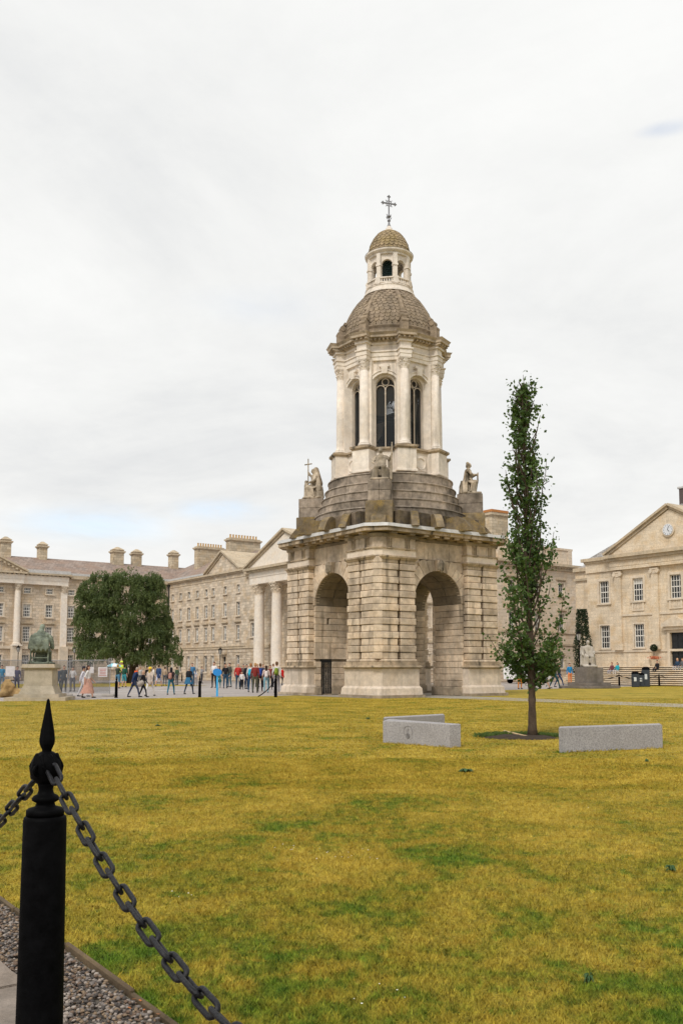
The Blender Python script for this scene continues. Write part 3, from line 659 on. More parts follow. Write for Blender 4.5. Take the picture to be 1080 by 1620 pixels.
for sx in (-1, 1):
    b.cap((sx*.1, 0, 29.45), (sx*.17, 0, 29.56), .03, .02, 6); b.cap((sx*.08, 0, 29.62), (sx*.15, 0, 29.74), .025, .02, 6)
b.box(-.36, .36, -.03, .03, 30.42, 30.5); b.box(-.035, .035, -.03, .03, 29.8, 30.9)
for (x, z) in ((-.4, 30.46), (.4, 30.46), (0, 30.9)):
    for dx, dz in ((0, 0), (.09, 0), (-.09, 0), (0, .09), (0, -.09)): b.cap((x+dx*.8, -.01, z+dz*.8), (x+dx*.8, .01, z+dz*.8), .045, .045, 8)
b.tube([(.17*math.cos(t), 0, 30.46+.17*math.sin(t)) for t in np.linspace(0, 2*PI, 20, endpoint=False)], .028, 6, closed=True)
for sx in (-1, 1):
    for sz in (-1, 1): b.cap((sx*.13, 0, 30.46+sz*.13), (sx*.2, 0, 30.46+sz*.2), .03, .02, 6)
x = b.build('cross', plain('grey_iron', (0.20, 0.20, 0.215), .6), CAMP); x.rotation_euler = (0, 0, -AX+0.3)
# ------------------------------------------------------------------ far buildings
M_W1 = ashlar('range_ashlar', (0.60, 0.51, 0.405)); M_W2 = ashlar('west_front_ashlar', (0.58, 0.485, 0.38), var=0.2)
M_W3 = ashlar('east_wall_ashlar', (0.64, 0.54, 0.43), 0.9, 0.4, var=0.12, joint=0.7, stain=0.12); M_W4 = ashlar('hall_ashlar', (0.66, 0.555, 0.425), 0.8, 0.34, var=0.10, joint=0.84, stain=0.4)
M_TRIM = stone('window_surround_stone', (0.64, 0.55, 0.44), var=0.12, stain=0.2, rand=0.05)
M_COL = stone('pale_column_stone', (0.76, 0.69, 0.61), var=0.1, stain=0.1, rand=0.03)
M_COR2 = stone('building_cornice_stone', (0.50, 0.415, 0.305), var=0.18, stain=0.3, rand=0.05)
M_WHITE = plain('white_window_paint', (0.72, 0.70, 0.66), 0.5); 
n_ = Nt('window_glass'); f_ = n_.noise(n_.g.outputs['Position'], 0.35, 3, 0.6)
n_.set('Base Color', n_.mix(n_.mr(f_, .45, .6), (0.012, 0.014, 0.016), (0.06, 0.06, 0.055))); n_.set('Roughness', 0.06); n_.set('Specular IOR Level', 0.5); n_.bump(n_.noise(n_.g.outputs['Position'], 1.5, 2), 0.04, 0.05); M_GLASS = n_.mat
M_BLIND = plain('window_blind', (0.50, 0.48, 0.44), 0.7, 0, 0.15, 2)
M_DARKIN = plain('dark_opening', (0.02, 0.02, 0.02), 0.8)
def slate(name, base):
    n = Nt(name); s = n.N.new('ShaderNodeSeparateXYZ'); n.L.new(n.tc.outputs['Object'], s.inputs[0])
    cb = n.N.new('ShaderNodeCombineXYZ'); n.L.new(n.m('ADD', s.outputs[0], n.m('MULTIPLY', s.outputs[1], .01)), cb.inputs[0]); n.L.new(n.m('MULTIPLY', s.outputs[2], 2.2), cb.inputs[1])
    b = n.N.new('ShaderNodeTexBrick'); n.L.new(cb.outputs[0], b.inputs['Vector']); b.inputs['Scale'].default_value = 1
    b.inputs['Brick Width'].default_value = .45; b.inputs['Row Height'].default_value = .42; b.inputs['Mortar Size'].default_value = .02
    b.inputs['Color1'].default_value = (*scl(base, .75), 1); b.inputs['Color2'].default_value = (*scl(base, 1.3), 1); b.inputs['Mortar'].default_value = (*scl(base, .5), 1)
    P = n.g.outputs['Position']
    c = n.mix(n.m('MULTIPLY', n.mr(n.noise(P, .5, 5, .65), .42, .65), .6), b.outputs['Color'], (base[0]*1.15, base[1]*.92, base[2]*.75))
    c = n.mix(n.m('MULTIPLY', n.mr(n.noise(P, 2.5, 5, .7), .5, .7), .4), c, scl(base, 1.5))
    n.set('Base Color', c); n.set('Roughness', .8); n.bump(b.outputs['Fac'], .3, -.02); return n.mat
M_SLATE = slate('brown_grey_slate', (0.255, 0.20, 0.17)); M_SLATE2 = slate('grey_slate', (0.30, 0.29, 0.285))
M_CHIM = ashlar('chimney_stone', (0.52, 0.44, 0.33), .7, .35, .25); M_POT = plain('clay_chimney_pot', (0.50, 0.32, 0.13), .8)
def wall_holes(L, H, holes, depth=.28, z0=0.0, x0=0.0):
    """front face at y=0 split round rectangular openings, with reveals"""
    xs = sorted({x0, L}|{h[0] for h in holes}|{h[1] for h in holes}); zs = sorted({z0, H}|{h[2] for h in holes}|{h[3] for h in holes}); m = MB()
    for a, b in zip(xs[:-1], xs[1:]):
        for c, d in zip(zs[:-1], zs[1:]):
            mx, mz = (a+b)/2, (c+d)/2
            if any(h[0] < mx < h[1] and h[2] < mz < h[3] for h in holes): continue
            m.add([(a, 0, c), (b, 0, c), (b, 0, d), (a, 0, d)], [(0, 1, 2, 3)])
    for a, b, c, d in [h[:4] for h in holes]:
        D = depth
        for q in (((a, 0, c), (b, 0, c), (b, D, c), (a, D, c)), ((a, D, d), (b, D, d), (b, 0, d), (a, 0, d)), ((a, 0, c), (a, D, c), (a, D, d), (a, 0, d)), ((b, D, c), (b, 0, c), (b, 0, d), (b, D, d))): m.add(q, [(0, 1, 2, 3)])
    return m
def window(par, x, z0, w, h, nx=3, nz=4, sur=.16, sill=True, hood=None, blind=0, apron=False, bar=.045, name='window', yb=.2):
    """sash window centred on x standing in an opening of par's wall; hood None, 'flat' or 'ped'"""
    def frame():
        m = MB(); t = .07
        m.box(-w/2, -w/2+t, yb-.05, yb+.03, 0, h); m.box(w/2-t, w/2, yb-.05, yb+.03, 0, h); m.box(-w/2+t, w/2-t, yb-.05, yb+.03, h-t, h); m.box(-w/2+t, w/2-t, yb-.05, yb+.03, 0, t)
        for i in range(1, nx): xx = -w/2+w*i/nx; m.box(xx-bar/2, xx+bar/2, yb-.02, yb+.02, t, h-t)
        for i in range(1, nz): zz = h*i/nz; e = bar*(.9 if (nz % 2 == 0 and i == nz//2) else .5); m.box(-w/2+t, w/2-t, yb-.025, yb+.022, zz-e, zz+e)
        return m.mesh(name, M_WHITE)
    f = link(name, cached(('wf', w, h, nx, nz, bar, yb), frame), par, T(x, 0, z0))
    def pane(): m = MB(); m.box(-w/2+.01, w/2-.01, yb+.04, yb+.06, .01, h-.01); return m.mesh('pane', M_GLASS)
    link('pane', cached(('wp', w, h, yb), pane), f)
    if blind:
        def bl(): m = MB(); m.box(-w/2+.03, w/2-.03, yb+.024, yb+.034, h*(1-blind), h-.03); return m.mesh('blind', M_BLIND)
        link('blind', cached(('wb', w, h, blind), bl), f)
    if sur:
        def su():
            m = MB(); p = -.05; m.box(-w/2-sur, -w/2, p, .03, 0, h+sur); m.box(w/2, w/2+sur, p, .03, 0, h+sur); m.box(-w/2, w/2, p, .03, h, h+sur); return m.mesh('surround', M_TRIM)
        link('surround', cached(('ws', w, h, sur), su), f)
    if sill:
        def si(): m = MB(); e = max(sur, .08); m.box(-w/2-e-.05, w/2+e+.05, -.16, .04, -.16, -.002); return m.mesh('sill', M_TRIM)
        link('sill', cached(('wi', w, sur), si), f)
    if hood:
        def ho():
            m = MB(); e = sur+.14
            m.box(-w/2-e, w/2+e, -.26, .02, h+sur+.22, h+sur+.36); m.box(-w/2-e+.06, w/2+e-.06, -.14, .02, h+sur+.12, h+sur+.22)
            if hood == 'ped': m.extr([(-w/2-e, h+sur+.365), (w/2+e, h+sur+.365), (0, h+sur+.365+.3*(w/2+e)*1.6)], -.26, .02)
            return m.mesh('hood', M_COR2)
        link('hood', cached(('wh', w, h, sur, hood), ho), f)
    if apron:
        def apn():
            m = MB(); m.box(-w/2-.1, -w/2+.08, -.1, .02, -.86, -.18); m.box(w/2-.08, w/2+.1, -.1, .02, -.86, -.18); m.box(-w/2-.1, w/2+.1, -.1, .02, -.98, -.86)
            for i in range(6): m.lathe([(.03, -.84), (.055, -.66), (.03, -.42), (.04, -.2)], 6, (-w/2+.16+(w-.32)*i/5, -.04))
            m.box(-w/2+.08, w/2-.08, -.01, .0, -.86, -.18); return m.mesh('baluster_panel', M_TRIM)
        link('baluster_panel', cached(('wa', w), apn), f)
    return f
def chimney(par, x, y, dx, dy, z0, z1, pots=0, cap_roof=True):
    m = MB(); m.box(x-dx/2, x+dx/2, y-dy/2, y+dy/2, z0, z1-.55); c = m.build('chimney', M_CHIM, par)
    m = MB(); m.box(x-dx/2-.08, x+dx/2+.08, y-dy/2-.08, y+dy/2+.08, z1-.55, z1-.42); m.box(x-dx/2-.2, x+dx/2+.2, y-dy/2-.2, y+dy/2+.2, z1-.42, z1-.22); m.box(x-dx/2, x+dx/2, y-dy/2, y+dy/2, z1-.22, z1-.05)
    if cap_roof and not pots:
        m.prism([(x-dx/2-.1, y-dy/2-.1), (x+dx/2+.1, y-dy/2-.1), (x+dx/2+.1, y+dy/2+.1), (x-dx/2-.1, y+dy/2+.1)], z1-.05, z1+.4, top=[(x-.15, y-.15), (x+.15, y-.15), (x+.15, y+.15), (x-.15, y+.15)])
    m.build('chimney_cap', M_COR2, c)
    for i in range(pots):
        t = (i+.5)/pots-.5; px_, py_ = (x, y+t*dy*.95) if dy > dx else (x+t*dx*.95, y)
        def pt(): q = MB(); q.lathe([(.15, 0), (.17, .05), (.13, .12), (.11, .42), (.14, .46), (.14, .5)], 10); return q.mesh('chimney_pot', M_POT)
        link('chimney_pot', cached('pot', pt), c, T(px_, py_, z1-.06))
def gable(par, x0, x1, y0, y1, z0, z1, mat, name='roof', hipl=0.0, hipr=0.0, h=None):
    ym = (y0+y1)/2; m = MB()
    m.add([(x0, y0, z0), (x1, y0, z0), (x1, y1, z0), (x0, y1, z0), (x0+hipl, ym, z1), (x1-hipr, ym, z1)], [(0, 1, 5, 4), (2, 3, 4, 5), (0, 4, 3), (1, 2, 5), (0, 3, 2, 1)])
    return m.build(name, mat, par)
def courses(par, L, z0, z1, holes, hgt=.42, mat=None, x0=0.0, y=-.05, name='rusticated_course'):
    nrow = int(round((z1-z0)/hgt)); hh = (z1-z0)/nrow; m = MB()
    for r in range(nrow):
        a, b = z0+r*hh, z0+(r+1)*hh-.05; cuts = sorted([(h[0]-.02, h[1]+.02) for h in holes if h[2] < b and h[3] > a]); x = x0
        segs = []
        for c in cuts:
            if c[0] > x: segs.append((x, c[0]))
            x = max(x, c[1])
        if x < L: segs.append((x, L))
        for (s0, s1) in segs:
            n = max(1, int((s1-s0)/.95)); w = (s1-s0)/n; of = (r % 2)*.5*w
            ed = [s0]+[s0+of+w*i for i in range(n+1) if s0+.15 < s0+of+w*i < s1-.15]+[s1]
            for e0, e1 in zip(ed[:-1], ed[1:]): m.box(e0+.012, e1-.012, y, .02, a, b)
    return m.build(name+'s', mat or M_W1, par, kind='stuff')
def pediment(par, x0, x1, zb, za, yf, yb, mat=None, tmat=None, dent=False):
    xm = (x0+x1)/2; m = MB(); m.extr([(x0+.3, zb+.02), (x1-.3, zb+.02), (xm, za-.35)], yf+.35, yb); m.build('tympanum', tmat or M_TRIM, par)
    for nm, (xa, xb) in (('raking_cornice', (x0-.1, xm)), ('raking_cornice', (x1+.1, xm))):
        m = MB(); d = Vector((xb-xa, 0, za-zb)); L = d.length; t = d.normalized(); n = Vector((-t.z, 0, t.x)) if xb > xa else Vector((t.z, 0, -t.x))
        for (n0, n1, yy) in ((0.0, .22, .0), (-.24, -.002, .22)):
            P = [Vector((xa, 0, zb))+n*n0, Vector((xb, 0, za))+n*n0, Vector((xb, 0, za))+n*n1+t*(.0), Vector((xa, 0, zb))+n*n1]
            q = [p+Vector((0, yf-.02+yy, 0)) for p in P]+[p+Vector((0, yb, 0)) for p in P]
            f = [(0, 1, 2, 3), (7, 6, 5, 4), (0, 4, 5, 1), (1, 5, 6, 2), (2, 6, 7, 3), (3, 7, 4, 0)]
            m.add(q, f if xb > xa else [tuple(reversed(g)) for g in f])
        if dent:
            k = int(L/.55)
            for i in range(k):
                c = Vector((xa, 0, zb))+t*(i+.5)*L/k+n*-.3; m.box(c.x-.12, c.x+.12, yf+.0, yf+.5, c.z-.1, c.z+.1)
        m.build(nm, mat or M_COR2, par)
def col_round(par, x, y, z0, z1, r, mat=M_COL, cap_h=None, name='column'):
    ch = cap_h or r*2.3; H = z1-z0
    def mk():
        m = MB(); m.box(-r*1.45, r*1.45, -r*1.45, r*1.45, 0, r*.35); m.lathe([(r*1.4, r*.35), (r*1.42, r*.5), (r*1.2, r*.62), (r*1.3, r*.75), (r*1.05, r*.9), (r, r*1.1), (r*.98, H*.4), (r*.85, H-ch)], 24); return m.mesh(name, mat, False)
    def mc(): m = MB(); capital(m, 0, r*.85, ch); return m.mesh('capital', M_TRIM)
    o = link(name, cached(('col', r, H, ch, mat.name), mk), par, T(x, y, z0)); link('capital', cached(('cpt', r, ch), mc), o, T(0, 0, H-ch)); return o
# ---- residential range (left of the campanile) 
P0 = Vector((-24.5, 130, 0)); RB = -(PI/2-AX)     # local x runs along -B, y inwards (+A)
RANGE = thing('residential_range', 'four-storey grey stone range of narrow windows between weeping tree and pillared porch', 'building', P0, RB)
RX_ = [1.3, 3.85, 6.45, 8.95, 11.5, 13.5, 16.75, 20.15]; holes = []
for x in RX_: holes += [(x-.4, x+.4, 11.05, 12.0), (x-.45, x+.45, 8.15, 9.85), (x-.45, x+.45, 5.15, 6.95)]
low = [(x-.43, x+.43, 1.1, 3.25) for x in RX_ if abs(x-16.75) > .1]+[(16.25, 17.2, 0.3, 3.05)]; holes += low
m = wall_holes(22.2, 13.5, holes); m.box(0.02, 22.2, .5, 11.9, 0, 13.45); m.build('wall', M_W1, RANGE)
courses(RANGE, 22.2, .1, 4.0, low+[(20.9, 22.2, 0, 9)][:0])
for i, x in enumerate(RX_):
    window(RANGE, x, 11.05, .8, .95, 3, 2, .13, blind=(0, .4, 0, .5)[i % 4]); window(RANGE, x, 8.15, .9, 1.7, 3, 4, .14, blind=(.35, .6, 0, .45, .3)[i % 5])
    window(RANGE, x, 5.15, .9, 1.8, 3, 4, .14, hood='flat', apron=(i > 4), blind=(.5, .3, .5)[i % 3])
    if abs(x-16.75) > .1: window(RANGE, x, 1.1, .86, 2.15, 2, 4, .1, blind=(.8, .0, .6)[i % 3])
m = MB(); m.box(16.27, 17.18, .2, .28, .3, 3.03); d_ = m.build('door', M_DOOR, RANGE); m = MB(); m.box(16.27, 17.18, .15, .195, 2.35, 2.42); m.build('transom', M_WHITE, d_)
m = MB(); m.box(16.0, 17.45, -.4, .02, 3.35, 3.55); m.box(16.1, 16.22, -.1, .02, .3, 3.34); m.box(17.23, 17.35, -.1, .02, .3, 3.34); m.build('door_hood', M_COR2, RANGE)
m = MB(); m.box(-.05, 22.2, -.14, .02, 4.02, 4.3); m.box(-.05, 22.2, -.2, .02, 4.3, 4.4); m.build('string_course', M_COR2, RANGE)
m = MB(); m.box(-.05, 22.2, -.06, .02, 12.9, 13.0); m.box(-.05, 22.2, -.22, .02, 13.45, 13.62); m.box(-.05, 22.2, -.42, .3, 13.62, 13.85); m.build('cornice', M_COR2, RANGE)
m = MB(); m.box(-.3, 11.3, -.44, .5, 13.86, 14.1); m.build('gutter_lead', M_LEAD, RANGE)
gable(RANGE, -9, 30, .1, 11.9, 13.9, 17.3, M_SLATE, hipl=5)
pediment(RANGE, 11.3, 20.8, 13.86, 16.5, -.4, 5.5, tmat=M_W1); gable_x = MB(); gable_x.extr([(11.4, 13.87), (20.7, 13.87), (16.05, 16.45)], .2, 7); gable_x.build('gable_roof', M_SLATE2, RANGE)
m = MB(); m.tube([(.15, -.12, 13.4), (.15, -.12, .2)], .1, 8); m.box(-.05, .35, -.3, 0, 13.1, 13.5); m.build('drainpipe', plain('dark_pipe', (.05, .045, .045), .5), RANGE)
chimney(RANGE, 1.8, 5.4, 1.1, 4.3, 14, 19.1, pots=10); chimney(RANGE, 12.7, 4.8, 1.2, 4.6, 14, 19.0, pots=10)
# ---- chapel with Corinthian porch
CHAP = thing('chapel', 'stone chapel with pale columned porch and pediment, half hidden by the bell tower', 'building', P0, RB)
hl = [(23.3, 24.3, 5.4, 7.1), (25.6, 26.3, 1.5, 3.4)]
m = wall_holes(44.5, 13.3, hl, x0=22.2); m.box(22.22, 44.48, .5, 14, 0, 13.3); m.build('wall', M_W1, CHAP); courses(CHAP, 27.6, .1, 4.0, hl, x0=22.2)
window(CHAP, 23.8, 5.4, 1.0, 1.7, 2, 3, .16, hood='ped'); window(CHAP, 25.95, 1.5, .7, 1.9, 2, 3, .1)
m = MB(); m.box(22.2, 27.8, -.14, .02, 4.02, 4.4); m.box(22.3, 44.5, -.5, .3, 13.0, 13.4); m.box(22.3, 44.5, -.25, .3, 12.7, 13.0); m.build('cornice', M_COR2, CHAP)
m = MB(); m.box(28.3, 43.9, -3.1, .1, 11.15, 11.9); m.box(28.2, 44.0, -3.15, .1, 11.9, 12.5); m.build('entablature', M_COL, CHAP)
m = MB(); m.box(28.0, 44.2, -3.4, .1, 12.5, 12.72); m.box(27.7, 44.5, -3.7, .1, 12.72, 13.0); m.build('porch_cornice', M_COR2, CHAP)
pediment(CHAP, 27.7, 44.5, 13.02, 16.6, -3.6, 3, tmat=M_COL)
m = MB(); m.box(27.8, 44.4, -3.9, .1, 0, .9); m.build('porch_floor', M_TRIM, CHAP)
for x in (29.5, 33.3, 38.9, 42.7): col_round(CHAP, x, -2.5, .9, 11.15, .62, cap_h=1.25)
for x in (29.5, 31.6, 40.6, 42.7): m = MB(); m.box(x-.5, x+.5, -.22, .05, .9, 11.1); m.build('pilaster', M_W1, CHAP)
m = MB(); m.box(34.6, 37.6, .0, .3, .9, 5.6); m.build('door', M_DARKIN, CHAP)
gable(CHAP, 22.5, 44.2, .3, 13.8, 13.45, 17.2, M_SLATE2)
m = MB(); m.extr([(28.3, 13.05), (43.9, 13.05), (36.1, 16.3)], -3.0, 8); m.build('porch_roof', M_SLATE2, CHAP)
# ---- wall with windows behind the young tree
EASTB = thing('chapel_east_wing', 'plain pale stone wing with hooded windows behind the slim young tree', 'building', P0-44.5*B, AX)
EX = [5.45, 9.75, 14.05, 18.4, 22.7, 27.05, 31.35]; hs = []
for x in EX: hs += [(x-.5, x+.5, 10.5, 11.95), (x-.5, x+.5, 6.1, 8.2), (x-.45, x+.45, 1.6, 3.16)]
m = wall_holes(34.7, 13.6, hs, .32); m.box(.02, 34.68, .6, 13, 0, 13.55); m.box(34.4, 34.7, .01, .6, 0, 13.55); m.build('wall', M_W3, EASTB)
for i, x in enumerate(EX): window(EASTB, x, 10.5, 1.0, 1.45, 3, 3, .18, hood='flat', yb=.24); window(EASTB, x, 6.1, 1.0, 2.1, 3, 4, .2, hood='flat', blind=(0, .55)[i % 2], yb=.24); window(EASTB, x, 1.6, .9, 1.56, 3, 3, .14, yb=.24)
m = MB(); m.box(-.05, 34.75, -.12, .02, 5.8, 5.95); m.box(-.05, 34.75, -.16, .02, 4.35, 4.6); m.build('string_course', M_COR2, EASTB); courses(EASTB, 34.7, .1, 4.3, [h for h in hs if h[2] < 4], mat=M_W3)
m = MB(); m.box(-.05, 34.9, -.2, .02, 13.5, 13.75); m.box(-.05, 35.2, -.7, .3, 13.98, 14.25); m.box(-.05, 35.1, -.5, .3, 13.86, 13.98)
for i in range(70): m.box(.2+i*.5, .42+i*.5, -.42, 0, 13.76, 13.86)
m.build('cornice', M_COR2, EASTB)
m = MB(); m.box(0, 33.6, .1, .5, 14.25, 16.1); m.box(-.05, 33.65, .0, .6, 16.1, 16.35); 
for i in range(9): m.box(i*4.1, i*4.1+.7, -.02, .1, 14.25, 16.1)
m.build('parapet', M_W3, EASTB); chimney(EASTB, 21.9, 1.5, 2.7, 1.3, 14.3, 20.0, cap_roof=False)
m = MB(); m.box(20.5, 23.3, .8, 2.2, 19.96, 20.25); m.build('chimney_tiles', plain('orange_brick', (.42, .17, .05), .8), EASTB)
# ---- west front with giant order
WEST = thing('west_front', 'wide stone front with giant pale pilasters, slate roof and chimneys at the far left', 'building', P0, AX)
WX = [-31.6, -27.3, -23.3, -19.88, -17.0, -14.08, -11.25, -8.45, -5.65, -2.85]; hs = []
for x in WX: hs += [(x-.42, x+.42, 11.3, 12.0), (x-.45, x+.45, 8.25, 9.88), (x-.45, x+.45, 5.05, 6.98), (x-.45, x+.45, 1.6, 3.36)]
hs[-4*0-1]
m = wall_holes(0, 13.6, hs, x0=-36.0); m.box(-36, -.02, .5, 12, 0, 13.55); m.box(-.3, -.005, .01, .5, 0, 13.5); m.build('wall', M_W2, WEST)
for i, x in enumerate(WX):
    window(WEST, x, 11.3, .84, .7, 4, 2, .15, yb=.16, bar=.06); window(WEST, x, 8.25, .9, 1.63, 4, 4, .17, yb=.16, bar=.06, blind=(0, .2)[i % 2]); window(WEST, x, 5.05, .9, 1.93, 4, 5, .17, hood='flat', apron=(x < -15), yb=.16, bar=.06); window(WEST, x, 1.6, .9, 1.76, 4, 4, .14, yb=.16, bar=.06)
m = MB(); m.box(-36, -.02, -.2, .02, 4.1, 4.45); m.build('string_course', M_TRIM, WEST)
for x in (-33.4, -29.4, -25.3, -21.2): 
    m = MB(); m.cbox(1.3, .75, 4.3, .03, (x, -.38, 2.3)); m.build('column_pedestal', M_TRIM, WEST); col_round(WEST, x, -.35, 4.46, 12.46, .42, cap_h=.9)
m = MB(); m.cbox(1.2, .55, 4.3, .03, (-15.1, -.28, 2.3)); m.build('column_pedestal', M_TRIM, WEST)
m = MB(); m.box(-15.5, -14.7, -.25, .02, 4.46, 11.6); m.build('giant_pilaster', M_COL, WEST); m = MB(); capital(m, 11.6, .38, .86, (-15.1, -.02)); m.build('capital', M_TRIM, WEST)
m = MB(); m.box(-36, -20.6, -.85, .02, 12.47, 13.02); m.box(-36, -20.55, -.9, .02, 13.02, 13.62); m.box(-20.6, -14.67, -.45, .02, 12.47, 13.0); m.box(-20.56, -14.62, -.5, .02, 13.0, 13.62); m.build('entablature', M_COL, WEST)
m = MB(); m.box(-36, -20.3, -1.3, .2, 13.72, 13.95); m.box(-20.3, -14.3, -.9, .2, 13.722, 13.94); m.box(-14.3, .1, -.4, .2, 13.45, 13.9)
for i in range(28): m.box(-36+i*.56, -35.75+i*.56, -1.1, -.2, 13.62, 13.72)
for i in range(11): m.box(-20.2+i*.56, -19.95+i*.56, -.75, -.2, 13.62, 13.72)
m.build('cornice', M_COR2, WEST); m = MB(); m.box(-20.3, -14.5, -.85, .6, 13.95, 14.35); m.box(-14.5, -.2, -.38, .5, 13.91, 14.2); m.build('gutter_lead', M_LEAD, WEST)
pediment(WEST, -34.6, -20.3, 13.96, 17.35, -1.25, 5, tmat=M_W2, dent=True)
gable(WEST, -36, 12, .2, 12, 13.95, 16.75, M_SLATE); m = MB(); m.extr([(-34.0, 13.97), (-20.9, 13.97), (-27.45, 16.95)], -.6, 7); m.build('gable_roof', M_SLATE, WEST)
for x, w, z in ((-21.2, 1.25, 18.9), (-16.25, 1.1, 18.6), (-5.45, 1.6, 18.7), (-2.5, 1.2, 18.6), (3.4, 1.15, 18.9)): chimney(WEST, x, 6, w, 1.2, 15, z)
# ---- dining hall at the right
PD = Vector((25.16, 96, 0))
HALL = thing('dining_hall', 'pedimented stone hall with a round clock, sash windows and wide steps at the right', 'building', PD, RB)
HX = [2.95, 7.05, 11.3, 15.5, 19.6]; XL, XR = .8, 21.7; hs = [(x-.6, x+.6, 8.22, 10.5) for x in HX]+[(x-.6, x+.6, 3.62, 5.95) for x in HX if x != 11.3]+[(10.55, 12.05, 1.78, 4.97)]
m = wall_holes(XR, 12.0, hs, .3, x0=XL); m.box(XL+.02, XR-.02, .6, 22, 0, 12.0); m.box(XL, XL+.3, .01, .6, 0, 12); m.box(XR-.3, XR, .01, .6, 0, 12); m.build('wall', M_W4, HALL)
for i, x in enumerate(HX):
    window(HALL, x, 8.22, 1.2, 2.28, 4, 4, .24, apron=(x not in (2.95, 19.6)), yb=.2, bar=.05, blind=(.0, .25)[i % 2])
    if x != 11.3: window(HALL, x, 3.62, 1.2, 2.33, 4, 4, .12, sill=True, yb=.2, bar=.05)
for x in (4.78, 9.12, 13.45, 17.8):
    m = MB(); m.box(x-.37, x+.37, -.22, .02, 4.05, 10.75); m.box(x-.48, x+.48, -.32, .02, 3.4, 4.05); m.box(x-.42, x+.42, -.27, .02, 4.05, 4.2); p = m.build('pilaster', M_W4, HALL)
    m = MB(); m.box(x-.46, x+.46, -.32, .02, 11.15, 11.3)
    for sg in (-1, 1): m.lathe([(.2, -.34), (.2, .0)], 12, M=T(x+sg*.36, 0, 11.0) @ RX(PI/2) @ RX(PI))
    m.box(x-.36, x+.36, -.27, .0, 10.75, 11.15); m.build('ionic_capital', M_TRIM, p)
m = MB(); m.box(XL-.03, XR+.03, -.1, .02, 3.2, 3.42); m.box(4.9, 17.6, -.1, .02, 6.78, 6.98); m.build('string_course', M_TRIM, HALL)
m = MB(); m.box(XL-.05, 4.05, -.16, .02, 11.45, 12.4); m.box(4.05, 18.4, -.42, .02, 11.45, 11.8); m.box(4.02, 18.43, -.46, .02, 11.8, 12.35); m.box(18.4, XR+.05, -.16, .02, 11.45, 12.4); m.build('entablature', M_W4, HALL)
m = MB(); m.box(XL-.4, 3.8, -.5, .3, 12.62, 12.95); m.box(XL-.15, 3.9, -.3, .3, 12.4, 12.62); m.box(3.7, 18.7, -.95, .3, 12.64, 12.98); m.box(3.9, 18.5, -.7, .3, 12.36, 12.64); m.box(18.7, XR+.4, -.5, .3, 12.62, 12.95); m.box(18.5, XR+.15, -.3, .3, 12.4, 12.62); m.build('cornice', M_COR2, HALL)
pediment(HALL, 3.7, 18.7, 13.0, 17.1, -.9, 4, tmat=M_W4)
g = gable(HALL, XL-.3, XR+.3, .5, 22, 12.96, 17.4, M_SLATE2); bpy.data.objects.remove(g)
m = MB(); m.add([(XL-.2, .3, 12.96), (XR+.2, .3, 12.96), (XR+.2, 22, 12.96), (XL-.2, 22, 12.96), (11.2, 1.5, 17.5), (11.2, 22, 17.5)], [(0, 1, 4), (1, 2, 5, 4), (3, 0, 4, 5), (2, 3, 5)]); m.build('roof', M_SLATE2, HALL)
m = MB(); m.lathe([(.66, -.66), (.66, -.5)], 28, M=T(11.15, 0, 14.75) @ RX(PI/2) @ RX(PI) if False else T(11.15, -.56, 14.75) @ RX(-PI/2) @ T(0, 0, .5)); ck = m.build('clock_surround', M_TRIM, HALL)
m = MB(); m.lathe([(.54, 0), (.54, .04)], 28, M=T(11.15, -.74, 14.75) @ RX(PI/2)); cf = m.build('clock_face', plain('clock_white', (.62, .64, .68), .5), ck)
m = MB()
for i in range(12): m.box(-.018, .018, -.79, -.781, .40, .48, M=T(11.15, 0, 14.75) @ RY(i*PI/6))
m.box(-.02, .02, -.80, -.79, 0, .36, M=T(11.15, 0, 14.75) @ RY(.35)); m.box(-.025, .025, -.80, -.79, 0, .25, M=T(11.15, 0, 14.75) @ RY(2.4)); m.build('clock_hands', M_BLACKM, ck)
m = MB(); m.box(10.57, 12.03, .2, .27, 1.78, 4.95); dr = m.build('door', M_DOOR, HALL); m = MB()
for i in range(2):
    for j in range(4): m.box(10.67+i*.72, 11.22+i*.72, .15, .2, 1.95+j*.75, 2.55+j*.75)
m.build('door_panel', M_DOOR, dr)
m = MB(); m.box(10.25, 10.54, -.12, .02, 1.78, 5.25); m.box(12.06, 12.35, -.12, .02, 1.78, 5.25); m.box(10.54, 12.06, -.12, .02, 4.98, 5.25); m.box(9.9, 12.7, -.55, .02, 5.55, 5.78); m.box(10.05, 12.55, -.35, .02, 5.25, 5.55)
m.extr([(9.85, 5.785), (12.75, 5.785), (11.3, 6.5)], -.55, .02); m.build('door_surround', M_TRIM, HALL)
for i in range(10):
    z = 1.78-i*.178; m = MB(); m.cbox(20.5+.1*i, .66 if i else 1.74, .10, .02, (11.3, (-1.62-.34*i) if i else -.87, z-.05)); m.build('step', M_W4, HALL)
m = MB(); m.box(1.1, 21.5, -4.4, 0, 0, .1)
for i in range(0, 9): m.box(1.1, 21.5, -1.56-.34*i, 0, 1.69-.178*(i+1), 1.69-.178*i)
m.build('step_core', M_LOWD, HALL)  # dark risers stand in for the shadow gaps below the treads
m = MB(); m.cbox(1.5, 1.5, 4, .05, (6.8, 9.5, 18.6)); c_ = m.build('chimney', plain('dark_brick', (.10, .075, .07), .9), HALL); m = MB(); m.cbox(1.75, 1.75, .25, .05, (6.8, 9.5, 20.7)); m.build('chimney_cap', M_LEAD, c_)
